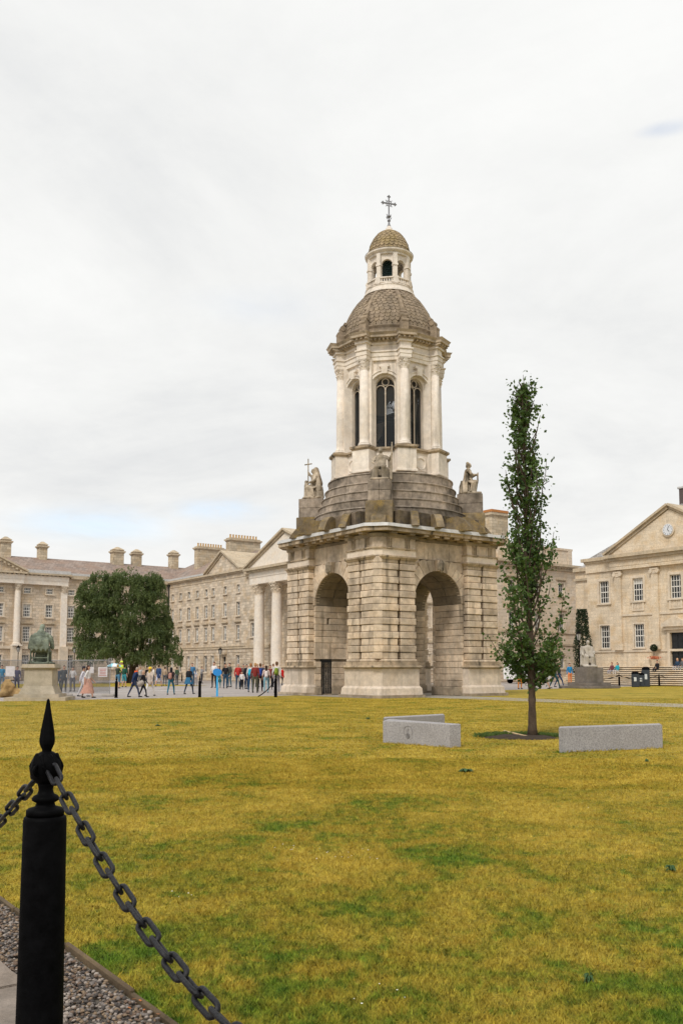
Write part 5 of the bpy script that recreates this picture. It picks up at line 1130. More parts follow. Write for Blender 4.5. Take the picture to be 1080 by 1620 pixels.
while z < 8.15:
    a = k*2.4+rng.uniform(-.5, .5); up = rng.uniform(.9, 2.0) if z > 2.1 else rng.uniform(.1, .55); p = trunk_x(z); d = Vector((math.cos(a), math.sin(a), up)); pts = [p.copy()]; q = p.copy(); L = 0; mx = rng.uniform(.62, 1.0) if rng.random() < .72 else rng.uniform(1.05, 1.5)
    while L < 1.9:
        d = (d+Vector((rng.uniform(-.12, .12), rng.uniform(-.12, .12), .10))).normalized(); q = q+d*.09; L += .09; r = math.hypot(q.x-trunk_x(q.z).x, q.y-trunk_x(q.z).y)
        if r > env(q.z)*mx or q.z > 8.5: break
        pts.append(q.copy())
    if len(pts) > 2:
        brm.tube(pts, [.020*(1-i/len(pts))+.004 for i in range(len(pts))], 5)
        for i, s in enumerate(pts):
            dens = 4 if i < 3 else 10
            if z < 2.0: dens = int(dens*2.4)
            elif z > 6.9: dens = int(dens*1.3)
            for _ in range(dens):
                o = Vector(rng.normal(size=3))*(.075 if i < len(pts)-3 else .085); LP.append((s+o*1.15)[:])
        if rng.random() < .6:
            for _ in range(2):
                e = Vector(rng.normal(size=3)).normalized(); e.z = abs(e.z)*.5; s = pts[len(pts)*2//3]
                tw = [s+e*.08*j for j in range(4)]; brm.tube(tw, [.007, .006, .005, .003], 4)
                for t in tw[1:]:
                    for _ in range(7): LP.append((t+Vector(rng.normal(size=3))*.06)[:])
    k += 1; z += (.05 if z < 1.95 else .09 if z < 2.3 else .062)*rng.uniform(.7, 1.3)
brm.build('branches', M_BARK, YT, kind='stuff'); keep = []
for p in LP:
    q = Vector(p); nz_ = mnoise.noise(q*3.1+Vector((5, 2, 9)))+.5*mnoise.noise(q*8); r = math.hypot(q.x-trunk_x(q.z).x, q.y-trunk_x(q.z).y)
    if q.z < 1.9: ok = nz_ > -.28
    else: ok = nz_ > (.05 if r > .14 else -.2)
    if ok or rng.random() < .12: keep.append(p)
leafmesh('leaves', keep, None, .086, M_LEAF, YT, .5, 1.35, 1.15)
rng = np.random.default_rng(5)
# weeping tree in front of the far corner
wb = atY(206, 1071, 100); wb.z = 0; WT = thing('weeping_tree', 'broad dark green weeping tree standing before the corner of the far buildings', 'tree', wb)
m = MB()
for dx, ln in ((-.3, -.1), (.25, .12), (.05, .02)): m.tube([(dx, 0, 0), (dx+ln*4, .2, 2.5), (dx+ln*12, .3, 6), (dx+ln*20, .2, 10)], [.28, .22, .16, .05], 8)
m.build('trunk', M_BARK, WT, True)
def wx(px, py): p = atY(px, py, 100); return p.x-wb.x, p.z
W = []          # foliage lobes: (cx, cy, cz, rx, rz)
for px, py, rx, rz in ((150, 925, 24, 17), (190, 915, 30, 14), (232, 918, 25, 15), (170, 955, 40, 28), (215, 950, 40, 30), (252, 955, 14, 26), (140, 990, 26, 22), (135, 945, 18, 14), (175, 1000, 40, 30), (225, 1005, 42, 32), (262, 1000, 20, 28), (140, 1030, 26, 24), (185, 1035, 45, 26), (240, 1035, 40, 24), (272, 1030, 14, 24), (205, 975, 50, 40)):
    x, z = wx(px, py); W.append((x, rng.uniform(-2.2, 1.5), z, rx*.069, rz*.069))
WL = []
sil_y = [904, 910, 918, 930, 945, 960, 980, 1000, 1020, 1040, 1056]; sil_l = [184, 162, 148, 136, 130, 128, 127, 126, 125, 124, 126]; sil_r = [215, 245, 258, 262, 264, 265, 268, 274, 282, 288, 288]
W = []
for i in range(150):
    py = rng.uniform(916, 1046); l, r_ = np.interp(py, sil_y, sil_l), np.interp(py, sil_y, sil_r); rr = rng.uniform(.75, 1.35); px = rng.uniform(l+rr*13, r_-rr*13)
    if i % 3 == 0: px = l+rr*12 if i % 6 == 3 else r_-rr*12
    x, z = wx(px, py); wd = (r_-l)/2/14.5; t = (px-(l+r_)/2)/14.5/max(wd, .5); dep = wd*.75*math.sqrt(max(0, 1-t*t)); W.append((x, rng.uniform(-dep, dep*.4), z, rr, rr*rng.uniform(.8, 1.1)))
for px, py, rr in ((182, 932, 1.6), (205, 922, 1.7), (235, 935, 1.6), (168, 962, 1.7), (195, 965, 1.9), (230, 970, 1.9), (165, 1000, 1.8), (205, 1005, 1.9), (245, 1005, 1.7), (175, 1030, 1.4), (220, 1032, 1.5), (258, 1028, 1.2)):
    x, z = wx(px, py); W.append((x, -1.6, z, rr, rr))
for (cx, cy, cz, rx, rz) in W:
    for _ in range(int(105*rx*rx)):
        u = Vector(rng.normal(size=3)).normalized()
        if u.z < -.2: u.z *= -.5
        p = Vector((cx+u.x*rx, cy+u.y*rx, cz+u.z*rz)); L = rng.uniform(.25, 1.1)
        for j in range(int(L/.10)):
            q = p+Vector((u.x*.02*j+rng.normal()*.06, u.y*.02*j+rng.normal()*.06, -.10*j))
            if q.z > 1.5+rng.random()*.5 and mnoise.noise(q*.75+Vector((3, 1, 7)))+.6*mnoise.noise(q*2.2) > -.13: WL.append(q[:])
leafmesh('foliage', WL, None, .22, M_WEEP, WT, .6, 1.3, .7, 1.2)
# evergreen beside the hall
eb = atY(922, 1070, 93); eb.z = 0; EV = thing('evergreen_shrub', 'tall dark evergreen shrub growing against the left corner of the hall', 'shrub', eb); m = MB(); m.tube([(0, 0, 0), (0, 0, 5.5)], [.15, .05], 6); m.build('trunk', M_BARK, EV); pts = []
for _ in range(6500):
    z = rng.uniform(.5, 7.6); r = (1.0-.55*(z/7.6)**2)*rng.uniform(.5, 1.05)*(1+.1*math.sin(z*2)); t = rng.uniform(0, 6.28); pts.append((r*math.cos(t), r*math.sin(t), z))
leafmesh('leaves', pts, None, .17, M_SHRUB, EV)
# planter with clipped ball and orange flowers at the hall door
pl = atY(1034, 1050, 88.2); gzv = 1.8; PL = thing('flower_planter', 'stone planter with orange flowers and a clipped ball tree beside the hall door', 'planter', (pl.x, pl.y, gzv))
m = MB(); m.prism([(-.3, -.3), (.3, -.3), (.3, .3), (-.3, .3)], 0, .62, top=[(-.4, -.4), (.4, -.4), (.4, .4), (-.4, .4)]); m.build('tub', M_COR2, PL); m = MB(); m.tube([(0, 0, .6), (0, 0, 1.6)], .03, 6); m.build('stem', M_BARK, PL)
pts = [(Vector(rng.normal(size=3)).normalized()*.36*rng.uniform(.7, 1))+Vector((0, 0, 1.75)) for _ in range(700)]; leafmesh('ball_foliage', [p[:] for p in pts], None, .12, M_SHRUB, PL)
pts = [(rng.normal()*.25, rng.normal()*.25, .68+rng.random()*.25) for _ in range(260)]; leafmesh('flowers', pts, None, .13, plain('orange_flower', (.55, .17, .08), .7), PL)
# ------------------------------------------------------------------ lamps
def lamp(p, h, label):
    o = thing('street_lamp', label, 'street lamp', p, 0, 'old lantern lamp posts in the courtyard'); m = MB(); m.lathe([(.16, 0), (.16, .3), (.1, .4), (.07, .5), (.05, 1.2), (.045, h-.9), (.07, h-.85), (.04, h-.8), (.04, h-.72)], 10); m.build('lamp_post', M_BLACKM, o)
    m = MB(); m.lathe([(.12, h-.72), (.22, h-.2)], 6, caps=True); m.build('lamp_glass', plain('lamp_glass', (.35, .34, .32), .2), o); m = MB()
    for i in range(6): t = 2*PI*i/6; m.tube([(.125*math.cos(t), .125*math.sin(t), h-.72), (.228*math.cos(t), .228*math.sin(t), h-.2)], .014, 4)
    m.lathe([(.26, h-.2), (.24, h-.14), (.1, h-.02), (.05, h), (.03, h+.12), (.001, h+.2)], 6); m.build('lamp_top', M_BLACKM, o)
def gy(px, Y): p = atY(px, 1075, Y); p.z = 0; return p
lamp(gy(28, 112), 4.3, 'black lantern lamp post at the left, seen beside the bronze statue'); lamp(gy(117, 112), 4.2, 'black lantern lamp post at the left edge of the weeping tree'); lamp(gy(348, 105), 3.9, 'black lantern lamp post near the doorway of the four-storey range'); lamp(gy(916.5, 78), 4.7, 'black lantern lamp post in front of the evergreen shrub, left of the hall')
# ------------------------------------------------------------------ mesh fence with signs
M_GALV = plain('galvanised_steel', (.30, .30, .31), .5, .4, .15, 8); M_MESH = plain('dark_mesh', (.10, .10, .105), .6)
def fpanel(pa, pb, Y, Y2, label):
    a_, b_ = gy(pa, Y), gy(pb, Y2); d = b_-a_; L = d.length; o = thing('mesh_fence_panel', label, 'fence', a_, math.atan2(d.y, d.x), 'temporary mesh fence panels on the left'); m = MB()
    for x in (0.03, L-.03): m.tube([(x, 0, .1), (x, 0, 2.05)], .024, 8)
    for z in (.2, 2.03): m.tube([(0.03, 0, z), (L-.03, 0, z)], .02, 6)
    m.build('frame', M_GALV, o); m = MB(); x = .08
    while x < L-.05: m.box(x-.009, x+.009, -.005, .005, .22, 2.0); x += .06
    z = .26
    while z < 2.0: m.box(.05, L-.05, -.004, .004, z-.006, z+.006); z += .075
    m.build('wire_mesh', M_MESH, o, kind='stuff'); m = MB(); m.cbox(.75, .28, .14, .03, (L-.1, 0, .07)); m.build('foot_block', plain('concrete_foot', (.36, .33, .30), .9), o); return o
f1_ = fpanel(-60, 40, 50.5, 52, 'leftmost mesh fence panel, behind the bronze statue'); f2_ = fpanel(41, 108, 52, 52.5, 'mesh fence panel just right of the bronze statue'); f3_ = fpanel(109, 175, 52.5, 51.8, 'mesh fence panel carrying a white notice, in front of the weeping tree')
def notice(px0, px1, py0, py1, Y, label, txt=True):
    a_, b_ = atY(px0, py1, Y), atY(px1, py0, Y); w, h = b_.x-a_.x, b_.z-a_.z; o = thing('notice_board', label, 'sign', (a_.x, Y, a_.z)); m = MB(); m.cbox(w, .02, h, .005, (w/2, 0, h/2)); m.build('board', plain('notice_white', (.55, .52, .52), .6), o)
    if txt:
        m = MB()
        for i in range(5): q = rng.uniform(.6, .9); m.box(w*(.5-q/2), w*(.5+q/2), -.016, -.011, h*(.14+.16*i), h*(.14+.16*i)+.035)
        m.build('faint_lettering', plain('red_print', (.42, .14, .12), .6), o)
notice(155.5, 170.5, 1055.5, 1071, 51.6, 'white notice with faint red lettering on the right end of the mesh fence'); notice(142, 149, 1055, 1065, 51.9, 'small plain pale notice on the mesh fence behind the woman in pink', False); notice(9, 24, 1054, 1070, 51.2, 'lilac white board on the mesh fence left of the bronze statue', False)
# rubble heap
hp_ = gy(14, 50.0); m = MB()
for _ in range(26): t = rng.uniform(0, 6.28); r = rng.uniform(0, .8); m.cap((r*math.cos(t), r*.5*math.sin(t), rng.uniform(.0, .9-.9*r)), (r*math.cos(t)+rng.uniform(-.3, .3), r*.5*math.sin(t), rng.uniform(.1, 1.0-.8*r)), .18, .12, 6)
me = sculpt(m, .05, 1); me.materials.append(stone('heap_stone', (.30, .20, .09), var=.4, stain=.6, rand=0)); o = link('rubble_heap', me); o.location = hp_; tag(o, 'low heap of orange brown rubble at the far left edge beside the bronze statue', 'rubble')
# ------------------------------------------------------------------ bins, blue sign, van
def bin_(px, py, w, h, label, face):
    p = ground(px, py); o = thing('litter_bin', label, 'bin', p, -.35, 'litter bins by the hall'); m = MB(); m.cbox(w, w*.9, h*.86, .05, (0, 0, h*.43)); m.build('body', plain('bin_dark_blue_grey', (.03, .038, .05), .45), o)
    m = MB(); m.cbox(w*1.05, w*.96, h*.06, .02, (0, 0, h*.89)); m.prism([(-w*.5, -w*.42), (w*.5, -w*.42), (w*.5, w*.42), (-w*.5, w*.42)], h*.92, h, top=[(-w*.3, -w*.2), (w*.3, -w*.2), (w*.3, w*.35), (-w*.3, w*.35)]); m.build('lid', M_BLACKM, o); m = MB(); m.cbox(w*.34, .02, h*.26, .01, (0, -w*.46, h*.5)); m.build('pale_panel', plain('bin_label', (.55, .58, .6), .5), o)
bin_(1004.5, 1087, .62, 1.32, 'rounded dark litter bin, left one of the three in front of the hall steps', 1); bin_(1013.5, 1086.5, .55, 1.2, 'middle dark litter bin with a pale panel in front of the hall steps', 1); bin_(1021.5, 1086.5, .62, 1.72, 'tallest black litter bin, right one of the three before the steps', 0)
sp_ = ground(343.5, 1103); SG = thing('blue_sign_post', 'bright blue round sign on a blue post standing on the lawn edge among the visitors', 'sign', sp_)
M_BLUE = plain('bright_blue_paint', (.02, .22, .62), .5); m = MB(); m.box(-.05, .05, -.04, .04, 0, 1.42); m.build('sign_post', plain('light_blue_paint', (.04, .34, .70), .5), SG); m = MB(); m.lathe([(.245, -.02), (.245, .02)], 24, M=T(.0, -.06, 1.36) @ RY(.25) @ Matrix.Scale(.8, 4, (0, 0, 1)) @ RX(PI/2) ); m.build('sign_disc', M_BLUE, SG)
m = MB(); m.box(-.3, .3, -.2, .2, 0, .05); m.build('foot_plate', M_GALV, SG)
vp = gy(834, 98); VAN = thing('white_van', 'white van parked by the plain wing, seen through the lower leaves of the young tree', 'van', vp, AX)
m = MB(); m.extr([(-2.6, .45), (2.5, .45), (2.6, .9), (2.45, 1.35), (1.75, 1.5), (1.2, 2.35), (-2.55, 2.45), (-2.65, 1.2)], -.95, .95); m.build('body', plain('van_white', (.78, .78, .78), .35), VAN)
m = MB(); m.extr([(1.72, 1.5), (1.25, 2.2), (.5, 2.22), (.5, 1.5)], -.965, .965); m.build('side_window', M_GLASS, VAN)
for x in (-1.7, 1.6):
    for y in (-.9, .9): m = MB(); m.lathe([(.36, -.12), (.36, .12)], 16, M=T(x, y, .36) @ RX(PI/2)); m.build('wheel', M_BLACKM, VAN)
m = MB(); m.box(2.5, 2.62, -.8, -.5, .75, .95); m.build('headlight', M_GALV, VAN)
# ------------------------------------------------------------------ seated statues
def seated(par_label, kind, mat, vox=.035, s=1.0, extra=None, name='statue'):
    """draped seated figure facing -y, seat at .62; returns mesh"""
    m = MB(); c = m.cap
    m.cbox(.72, .62, .62, .05, (0, .30, .31)); m.cbox(1.0, 1.25, .14, .04, (0, -.02, .07))
    if kind == 'chair':
        m.cbox(.84, .12, 1.35, .04, (0, .60, .85)); m.cbox(.12, .7, .16, .03, (-.42, .25, .95)); m.cbox(.12, .7, .16, .03, (.42, .25, .95))
        for x in (-.42, .42): m.cbox(.1, .1, 1.2, .02, (x, .58, .6)); m.cbox(.1, .1, .9, .02, (x, -.08, .45))
    c((0, .2, .72), (0, .14, 1.12), .25, .22); c((0, .14, 1.1), (0, .10, 1.38), .23, .22)     # torso
    c((-.24, .12, 1.40), (.24, .12, 1.40), .11, .11); c((0, .1, 1.45), (0, .06, 1.62), .085, .08)
    c((0, .05, 1.70), (0, .03, 1.80), .115, .125); c((0, -.07, 1.70), (0, -.09, 1.74), .035, .03); c((0, .12, 1.72), (0, .1, 1.82), .12, .12)
    for sx in (-1, 1): c((sx*.03, -.055, 1.775), (sx*.05, -.05, 1.775), .02, .02)
    for sx in (-1, 1):
        c((sx*.14, .15, .72), (sx*.2, -.34, .74), .17, .145); c((sx*.2, -.34, .72), (sx*.17, -.30, .2), .13, .085); c((sx*.17, -.32, .12), (sx*.19, -.5, .09), .075, .055)
    # robe over the lap, falling outside the knees with a hollow between
    for sx in (-1, 1):
        for i in range(4):
            x = sx*(.24+.07*i); c((x, .1, .80-.03*i), (x*1.02, -.34+.08*i, .76-.04*i), .05, .05); c((x*1.02, -.36+.09*i, .76-.05*i), (x*1.12, -.30+.1*i, .16), .045, .06)
    for i in range(4): c((-.24, -.34, .74-.06*i), (0, -.30+.02*i, .56-.08*i), .035, .04); c((0, -.30+.02*i, .56-.08*i), (.24, -.34, .76-.07*i), .04, .03)
    for i in range(3): c((-.3, .02-.05*i, .92-.03*i), (.3, -.1-.06*i, .86-.01*i), .05, .05)
    for i in range(7):
        t = -1+2*i/6; c((t*.26, .02, 1.35), (t*.2+.06, -.12, .85), .055, .06)
    for i in range(6): t = i/5; c((-.45+.1*t, .2+.3*t, .75), (-.5+.1*t, .25+.32*t, .12), .06, .08); c((.45-.1*t, .2+.3*t, .75), (.5-.1*t, .25+.32*t, .12), .06, .08)
    if extra: extra(m, c)
    r = sculpt(m, vox, 1); r.materials.append(mat); return r
def arms(c, L, R):
    for sx, (e, w) in ((-1, L), (1, R)): c((sx*.30, .12, 1.40), e, .10, .082); c(e, w, .08, .055); d = (Vector(w)-Vector(e)).normalized(); c(w, Vector(w)+d*.09, .05, .045); [c(Vector(w)+d*.08, Vector(w)+d*.17+Vector(((j-1.5)*.022, 0, 0)), .017, .013) for j in range(4)]; c(Vector(w)+d*.02, Vector(w)+d*.07+Vector((sx*-.05, 0, .03)), .018, .014)
def ex_near(m, c):
    arms(c, ((-.42, .0, 1.12), (-.34, -.32, .98)), ((.5, -.05, 1.22), (.62, -.22, 1.42)))
    c((.60, -.24, .1), (.66, -.26, 2.1), .04, .036); [c((.45+.04*i, .1-.04*i, 1.2), (.5+.02*i, .05-.02*i, .2), .07, .09) for i in range(4)]
def ex_left(m, c):
    c((-.3, .1, 1.4), (-.46, -.06, 1.58), .09, .075); c((-.46, -.06, 1.58), (-.52, -.2, 1.82), .07, .05); c((-.52, -.2, .1), (-.52, -.2, 2.62), .04, .036); c((-.70, -.38, 2.30), (-.34, -.02, 2.30), .04, .04)
    c((.3, .12, 1.4), (.44, 0, 1.12), .1, .08); c((.44, 0, 1.12), (.3, -.3, .98), .08, .06); c((0, .2, 1.86), (.0, .34, 1.0), .17, .28); c((-.2, .25, 1.5), (-.3, .3, .6), .12, .2); c((.2, .25, 1.5), (.35, .3, .6), .12, .2)
    c((-.50, -.3, .1), (-.5, -.3, 1.0), .17, .15); c((-.5, -.32, 1.12), (-.5, -.33, 1.2), .1, .1)
def ex_right(m, c):
    c((-.3, .1, 1.4), (-.4, -.12, 1.14), .09, .075); c((-.4, -.12, 1.14), (-.1, -.42, 1.2), .07, .055); c((.3, .1, 1.4), (.4, -.12, 1.14), .09, .075); c((.4, -.12, 1.14), (.1, -.42, 1.25), .07, .055)
    m.cbox(.42, .07, .55, .02, (0, -.46, 1.05)); c((0, .1, 1.86), (0, .12, 1.9), .11, .1)
def ex_back(m, c): ex_right(m, c)
STAT = [(-3*PI/4, 'ex_near'), (-PI/4, 'ex_right')]
def cstat(dirv, fn, label, rz):
    d = Vector((math.cos(dirv), math.sin(dirv), 0)); wp = CC+RZ(AX) @ (d*4.78); me = seated('', 'block', M_STAT, .021, 1, fn); o = link('seated_statue', me); o.location = (wp.x, wp.y, 11.87); o.rotation_euler = (0, 0, AX+dirv+PI/2+rz); o.scale = (1.02, 1.02, 1.02)
    tag(o, label, 'statue', 'seated figures at the corners of the bell tower'); return o
cstat(-3*PI/4, ex_near, 'weathered seated stone figure holding a staff on the front corner of the bell tower', 0)
cstat(3*PI/4, ex_left, 'seated stone figure raising a tall cross on the left corner of the bell tower', .35)
cstat(-PI/4, ex_right, 'seated stone figure reading a tablet on the right corner of the bell tower', 0.1)
cstat(PI/4, ex_back, 'stone figure on the far corner of the bell tower, hidden behind its drum', 0)
# bronze statue on pedestal, seen from behind
bp = Vector((-14.85, 45.6, 0)); BS = thing('statue_pedestal', 'pale square stone pedestal under the green bronze statue at the left', 'pedestal', bp, .10)
M_PED = stone('pedestal_limestone', (.40, .345, .27), var=.15, stain=.4, rand=.05, stain_col=(.10, .11, .07)); 
for nm, w, dpt, z0, z1, w2 in (('base_step', 2.9, 2.6, 0, .17, 2.88), ('base_step', 2.15, 2.0, .17, .32, 2.1), ('moulding', 1.75, 1.7, .32, .72, 1.4), ('die', 1.35, 1.35, .72, 1.52, 1.32), ('cap', 1.45, 1.42, 1.52, 1.6, 1.62), ('cap_slab', 1.62, 1.55, 1.6, 1.78, 1.5)):
    m = MB(); m.prism([(-w/2, -dpt/2), (w/2, -dpt/2), (w/2, dpt/2), (-w/2, dpt/2)], z0+.002, z1, top=[(-w2/2, -dpt/2*w2/w), (w2/2, -dpt/2*w2/w), (w2/2, dpt/2*w2/w), (-w2/2, dpt/2*w2/w)]); m.build(nm, M_PED, BS)
M_BRZ = stone('verdigris_bronze', (.15, .175, .14), var=.4, stain=.6, stain_col=(.025, .028, .02), moss=.7, moss_col=(.30, .33, .25), rand=0, warm=.1, vstreak=1.0)
def ex_br(m, c): arms(c, ((-.5, .0, 1.12), (-.45, -.35, 1.0)), ((.5, .0, 1.12), (.45, -.35, 1.0))); c((0, .3, 1.5), (0, .5, 1.0), .22, .3); [c((-.4+.1*i, .6, 1.2), (-.44+.11*i, .68, .75-.1*(i % 2)), .07, .05) for i in range(9)]; c((-.45, .2, 1.3), (-.55, .2, .8), .12, .1); c((.45, .2, 1.3), (.55, .2, .8), .12, .1)
def chair_fig(m_):
    m = MB(); c = m.cap; m.cbox(1.15, 1.1, .08, .02, (0, 0, .04)); 
    for x in (-.42, .42):
        for y in (-.1, .52): m.cbox(.09, .09, .6, .02, (x, y, .34))
    m.cbox(.92, .75, .1, .02, (0, .2, .62)); m.cbox(.84, .05, .08, .02, (0, .52, .3)); m.cbox(.86, .1, .85, .03, (0, .56, 1.02))
    c((0, .2, .8), (0, .2, 1.3), .27, .26); c((-.26, .18, 1.42), (.26, .18, 1.42), .14, .14); c((0, .15, 1.5), (0, .08, 1.68), .1, .09); c((0, .05, 1.77), (0, .03, 1.86), .125, .13); c((0, .12, 1.78), (0, .14, 1.7), .13, .12); c((0, -.08, 1.76), (0, -.1, 1.79), .03, .03)
    for sx in (-1, 1): c((sx*.16, .15, .78), (sx*.22, -.32, .8), .17, .14); c((sx*.22, -.32, .78), (sx*.2, -.3, .16), .12, .08); c((sx*.2, -.32, .12), (sx*.22, -.48, .1), .07, .05)
    for i in range(8): x = -.3+.085*i; c((x, -.3, .8), (x*1.2, -.26, .2), .06, .07)
    ex_br(m, c); r = sculpt(m, .035, 2); r.materials.append(M_BRZ); return r
o = link('bronze_statue', chair_fig(0)); o.location = (bp.x, bp.y, 1.785); o.rotation_euler = (0, 0, PI+.1); tag(o, 'green bronze figure seated in a chair, back to the lawn, on the left pedestal', 'statue')
# white marble statue on granite plinth at the right
wp = gy(931, 73.5); M_DG = stone('dark_granite_plinth', (.20, .175, .155), var=.2, stain=.5, rand=.05, grain=70); WP = thing('granite_plinth', 'dark stepped granite plinth under the white statue at the right', 'pedestal', wp, AX-.15)
for nm, w, z0, z1 in (('base_step', 3.5, 0, .22), ('base_step', 2.5, .22, .46), ('block', 1.66, .46, 1.66)): m = MB(); m.cbox(w, w*.9, z1-z0-.004, .02, (0, 0, (z0+z1)/2)); m.build(nm, M_DG, WP)
M_WST = stone('white_marble', (.44, .40, .35), var=.15, stain=.45, stain_col=(.14, .12, .09), rand=0, warm=.1, vstreak=.8)
def ex_w(m, c): c((-.3, .1, 1.4), (-.52, -.1, 1.12), .1, .08); c((-.52, -.1, 1.12), (-.5, -.35, .85), .08, .06); c((.3, .1, 1.4), (.45, .05, 1.1), .1, .08); c((.45, .05, 1.1), (.36, -.3, .95), .08, .06); [c((-.5+.05*i, -.1, 1.1), (-.6+.06*i, -.2, .2), .08, .1) for i in range(3)]
o = link('marble_statue', seated('', 'chair', M_WST, .04, 1, ex_w)); o.location = (wp.x, wp.y, 1.665); o.rotation_euler = (0, 0, AX-.6); o.scale = (1.08, 1.08, 1.12); tag(o, 'white marble seated figure on the dark granite plinth in front of the hall', 'statue')
# ------------------------------------------------------------------ people
PM = {}
def cm(c):
    k = tuple(c)
    if k not in PM: PM[k] = plain('cloth_%02d' % len(PM), c, .85, 0, .18, 14, .2)
    return PM[k]
SKIN = (.50, .29, .20)
def person(px, py, top, label, pose='stand', rz=0.0, shirt=(.05, .05, .06), legs=(.03, .04, .07), hair=(.05, .03, .02), longhair=False, shorts=False, skirt=None, sleeve='long', coat=0.0, lean=0.0, child=False, pos=None, H=None, skin=SKIN, hat=None, Y=None):
    p = pos if pos is not None else ground(px, py)
    if H is None: H = (py-top)/1450*p.y*1.0
    s = H/1.72; m = MB(); seg = []
    def c(a, b, r0, r1, t): m.cap(a, b, r0, r1, 8); seg.append((np.array(a, float), np.array(b, float), r0, r1, t))
    ph = {'stand': (.03, -.03), 'walk': (.26, -.24), 'sit': (0, 0)}[pose]
    if pose == 'sit': hz = .47; 
    else: hz = .92
    lt = 'l'; st = 's'
    for sx, f in ((-1, ph[0]), (1, ph[1])):
        hip = (sx*.095, 0, hz)
        if pose == 'sit': kn = (sx*.13, -.42, .50); an = (sx*.12, -.46, .09)
        else: kn = (sx*.11, -.02-f*.75, .50); an = (sx*.12, .03-f*1.25+(.0), .10 if f >= 0 else .14)
        c(hip, kn, .095, .062, lt); c(kn, an, .060 if not shorts else .055, .042, 'k' if shorts or skirt else lt); c((an[0], an[1]+.02, .045), (an[0]*1.05, an[1]-.16, .035), .042, .034, 'h')
    tz = hz+.02; L = lean
    def up(x, y, z): return (x, y-L*(z-hz), z)
    c((-.06, 0, tz), (.06, 0, tz), .115, .115, lt if pose != 'sit' else lt); c(up(0, 0, tz+.08), up(0, .0, tz+.36), .125+coat, .145+coat*.6, st); c(up(-.13, 0, tz+.47), up(.13, 0, tz+.47), .075+coat*.4, .075+coat*.4, st)
    if coat > .02: c(up(0, 0, tz-.12), up(0, 0, tz+.1), .14+coat, .12+coat, st)
    c(up(0, .0, tz+.5), up(0, -.015, tz+.60), .052, .05, 'n'); hc = Vector(up(0, -.02, tz+.685)); c(hc+Vector((0, 0, -.035)), hc+Vector((0, .01, .035)), .078, .09, 'n'); c(hc+Vector((0, -.085, -.01)), hc+Vector((0, -.098, -.025)), .014, .016, 'n')
    for sx in (-1, 1): c(hc+Vector((sx*.084, .01, -.01)), hc+Vector((sx*.086, .012, .01)), .014, .014, 'n')
    for sx, f in ((-1, -ph[0]), (1, -ph[1])):
        sh = up(sx*.175, 0, tz+.45)
        if pose == 'sit': el = up(sx*.23, -.05, tz+.2); wr = (sx*.16, -.34, tz+.12)
        elif label.find('camera') >= 0 or label.find('arms raised') >= 0 or label.find('umbrella') >= 0: el = up(sx*.26, -.14, tz+.25); wr = up(sx*.12, -.26, tz+.5)
        else: el = up(sx*.235, .03-f*.3, tz+.19); wr = up(sx*.235, -.07-f*.75, tz-.04)
        c(sh, el, .052+coat*.3, .043+coat*.3, st); c(el, wr, .042+coat*.3, .03+coat*.2, 's' if sleeve == 'long' else 'n'); d = (Vector(wr)-Vector(el)).normalized()
        c(wr, Vector(wr)+d*.07, .028, .03, 'n')
        for j in range(4): c(Vector(wr)+d*.07+Vector((0, (j-1.5)*.017, 0)), Vector(wr)+d*(.15-.01*abs(j-1.5))+Vector((0, (j-1.5)*.019, 0)), .010, .008, 'n')
        c(Vector(wr)+d*.03, Vector(wr)+d*.07+Vector((-sx*.01, -.045, 0)), .011, .009, 'n')
    me = sculpt(m, .021, 1); nv = len(me.polygons); ctr = np.empty(nv*3); me.polygons.foreach_get('center', ctr); ctr = ctr.reshape(-1, 3); best = np.full(nv, 1e9); tg = np.zeros(nv, int); mats = {'n': cm(skin), 's': cm(shirt), 'l': cm(legs), 'h': cm((.03, .03, .03)), 'k': cm(skin)}; keys = list(mats)
    for a, b, r0, r1, t in seg:
        ab_ = b-a; tt = np.clip(((ctr-a) @ ab_)/max(ab_ @ ab_, 1e-9), 0, 1); d = np.linalg.norm(ctr-(a+tt[:, None]*ab_), axis=1)-(r0+(r1-r0)*tt); u = d < best; best[u] = d[u]; tg[u] = keys.index(t)
    for k in keys: me.materials.append(mats[k])
    me.polygons.foreach_set('material_index', tg.astype(np.int32)); o = link('person', me); o.location = p; o.rotation_euler = (0, 0, rz); o.scale = (s, s, s); tag(o, label, 'person')
    m = MB(); m.cap(hc+Vector((0, .02, -.0)), hc+Vector((0, .015, .055)), .087, .088, 10)
    if longhair: m.cap(hc+Vector((0, .05, 0)), hc+Vector((0, .09, -.26)), .085, .06, 8)
    hm = sculpt(m, .022, 1); hm.materials.append(cm(hair)); link('hair', hm, o)
    if skirt is not None:
        m = MB(); q = 14; vs = []
        for (r, z, y) in ((.13, tz+.1, 0), (.17, tz-.1, 0), (.24, .55, .0), (.33, .24, .05)): vs += [(r*math.cos(2*PI*i/q)*(1+.08*(i % 2)), y+r*1.1*math.sin(2*PI*i/q)*(1+.08*(i % 2)), z) for i in range(q)]
        m.add(vs, [(l*q+i, l*q+(i+1) % q, (l+1)*q+(i+1) % q, (l+1)*q+i) for l in range(3) for i in range(q)]); m.build('skirt', cm(skirt), o, True)
    if hat is not None: m = MB(); m.lathe([(.15, hc.z+.05), (.105, hc.z+.06), (.10, hc.z+.12), (.05, hc.z+.16), (.001, hc.z+.165)], 14, (hc.x, hc.y+.01)); m.build('hat', cm(hat), o, True)
    return o, tz, s
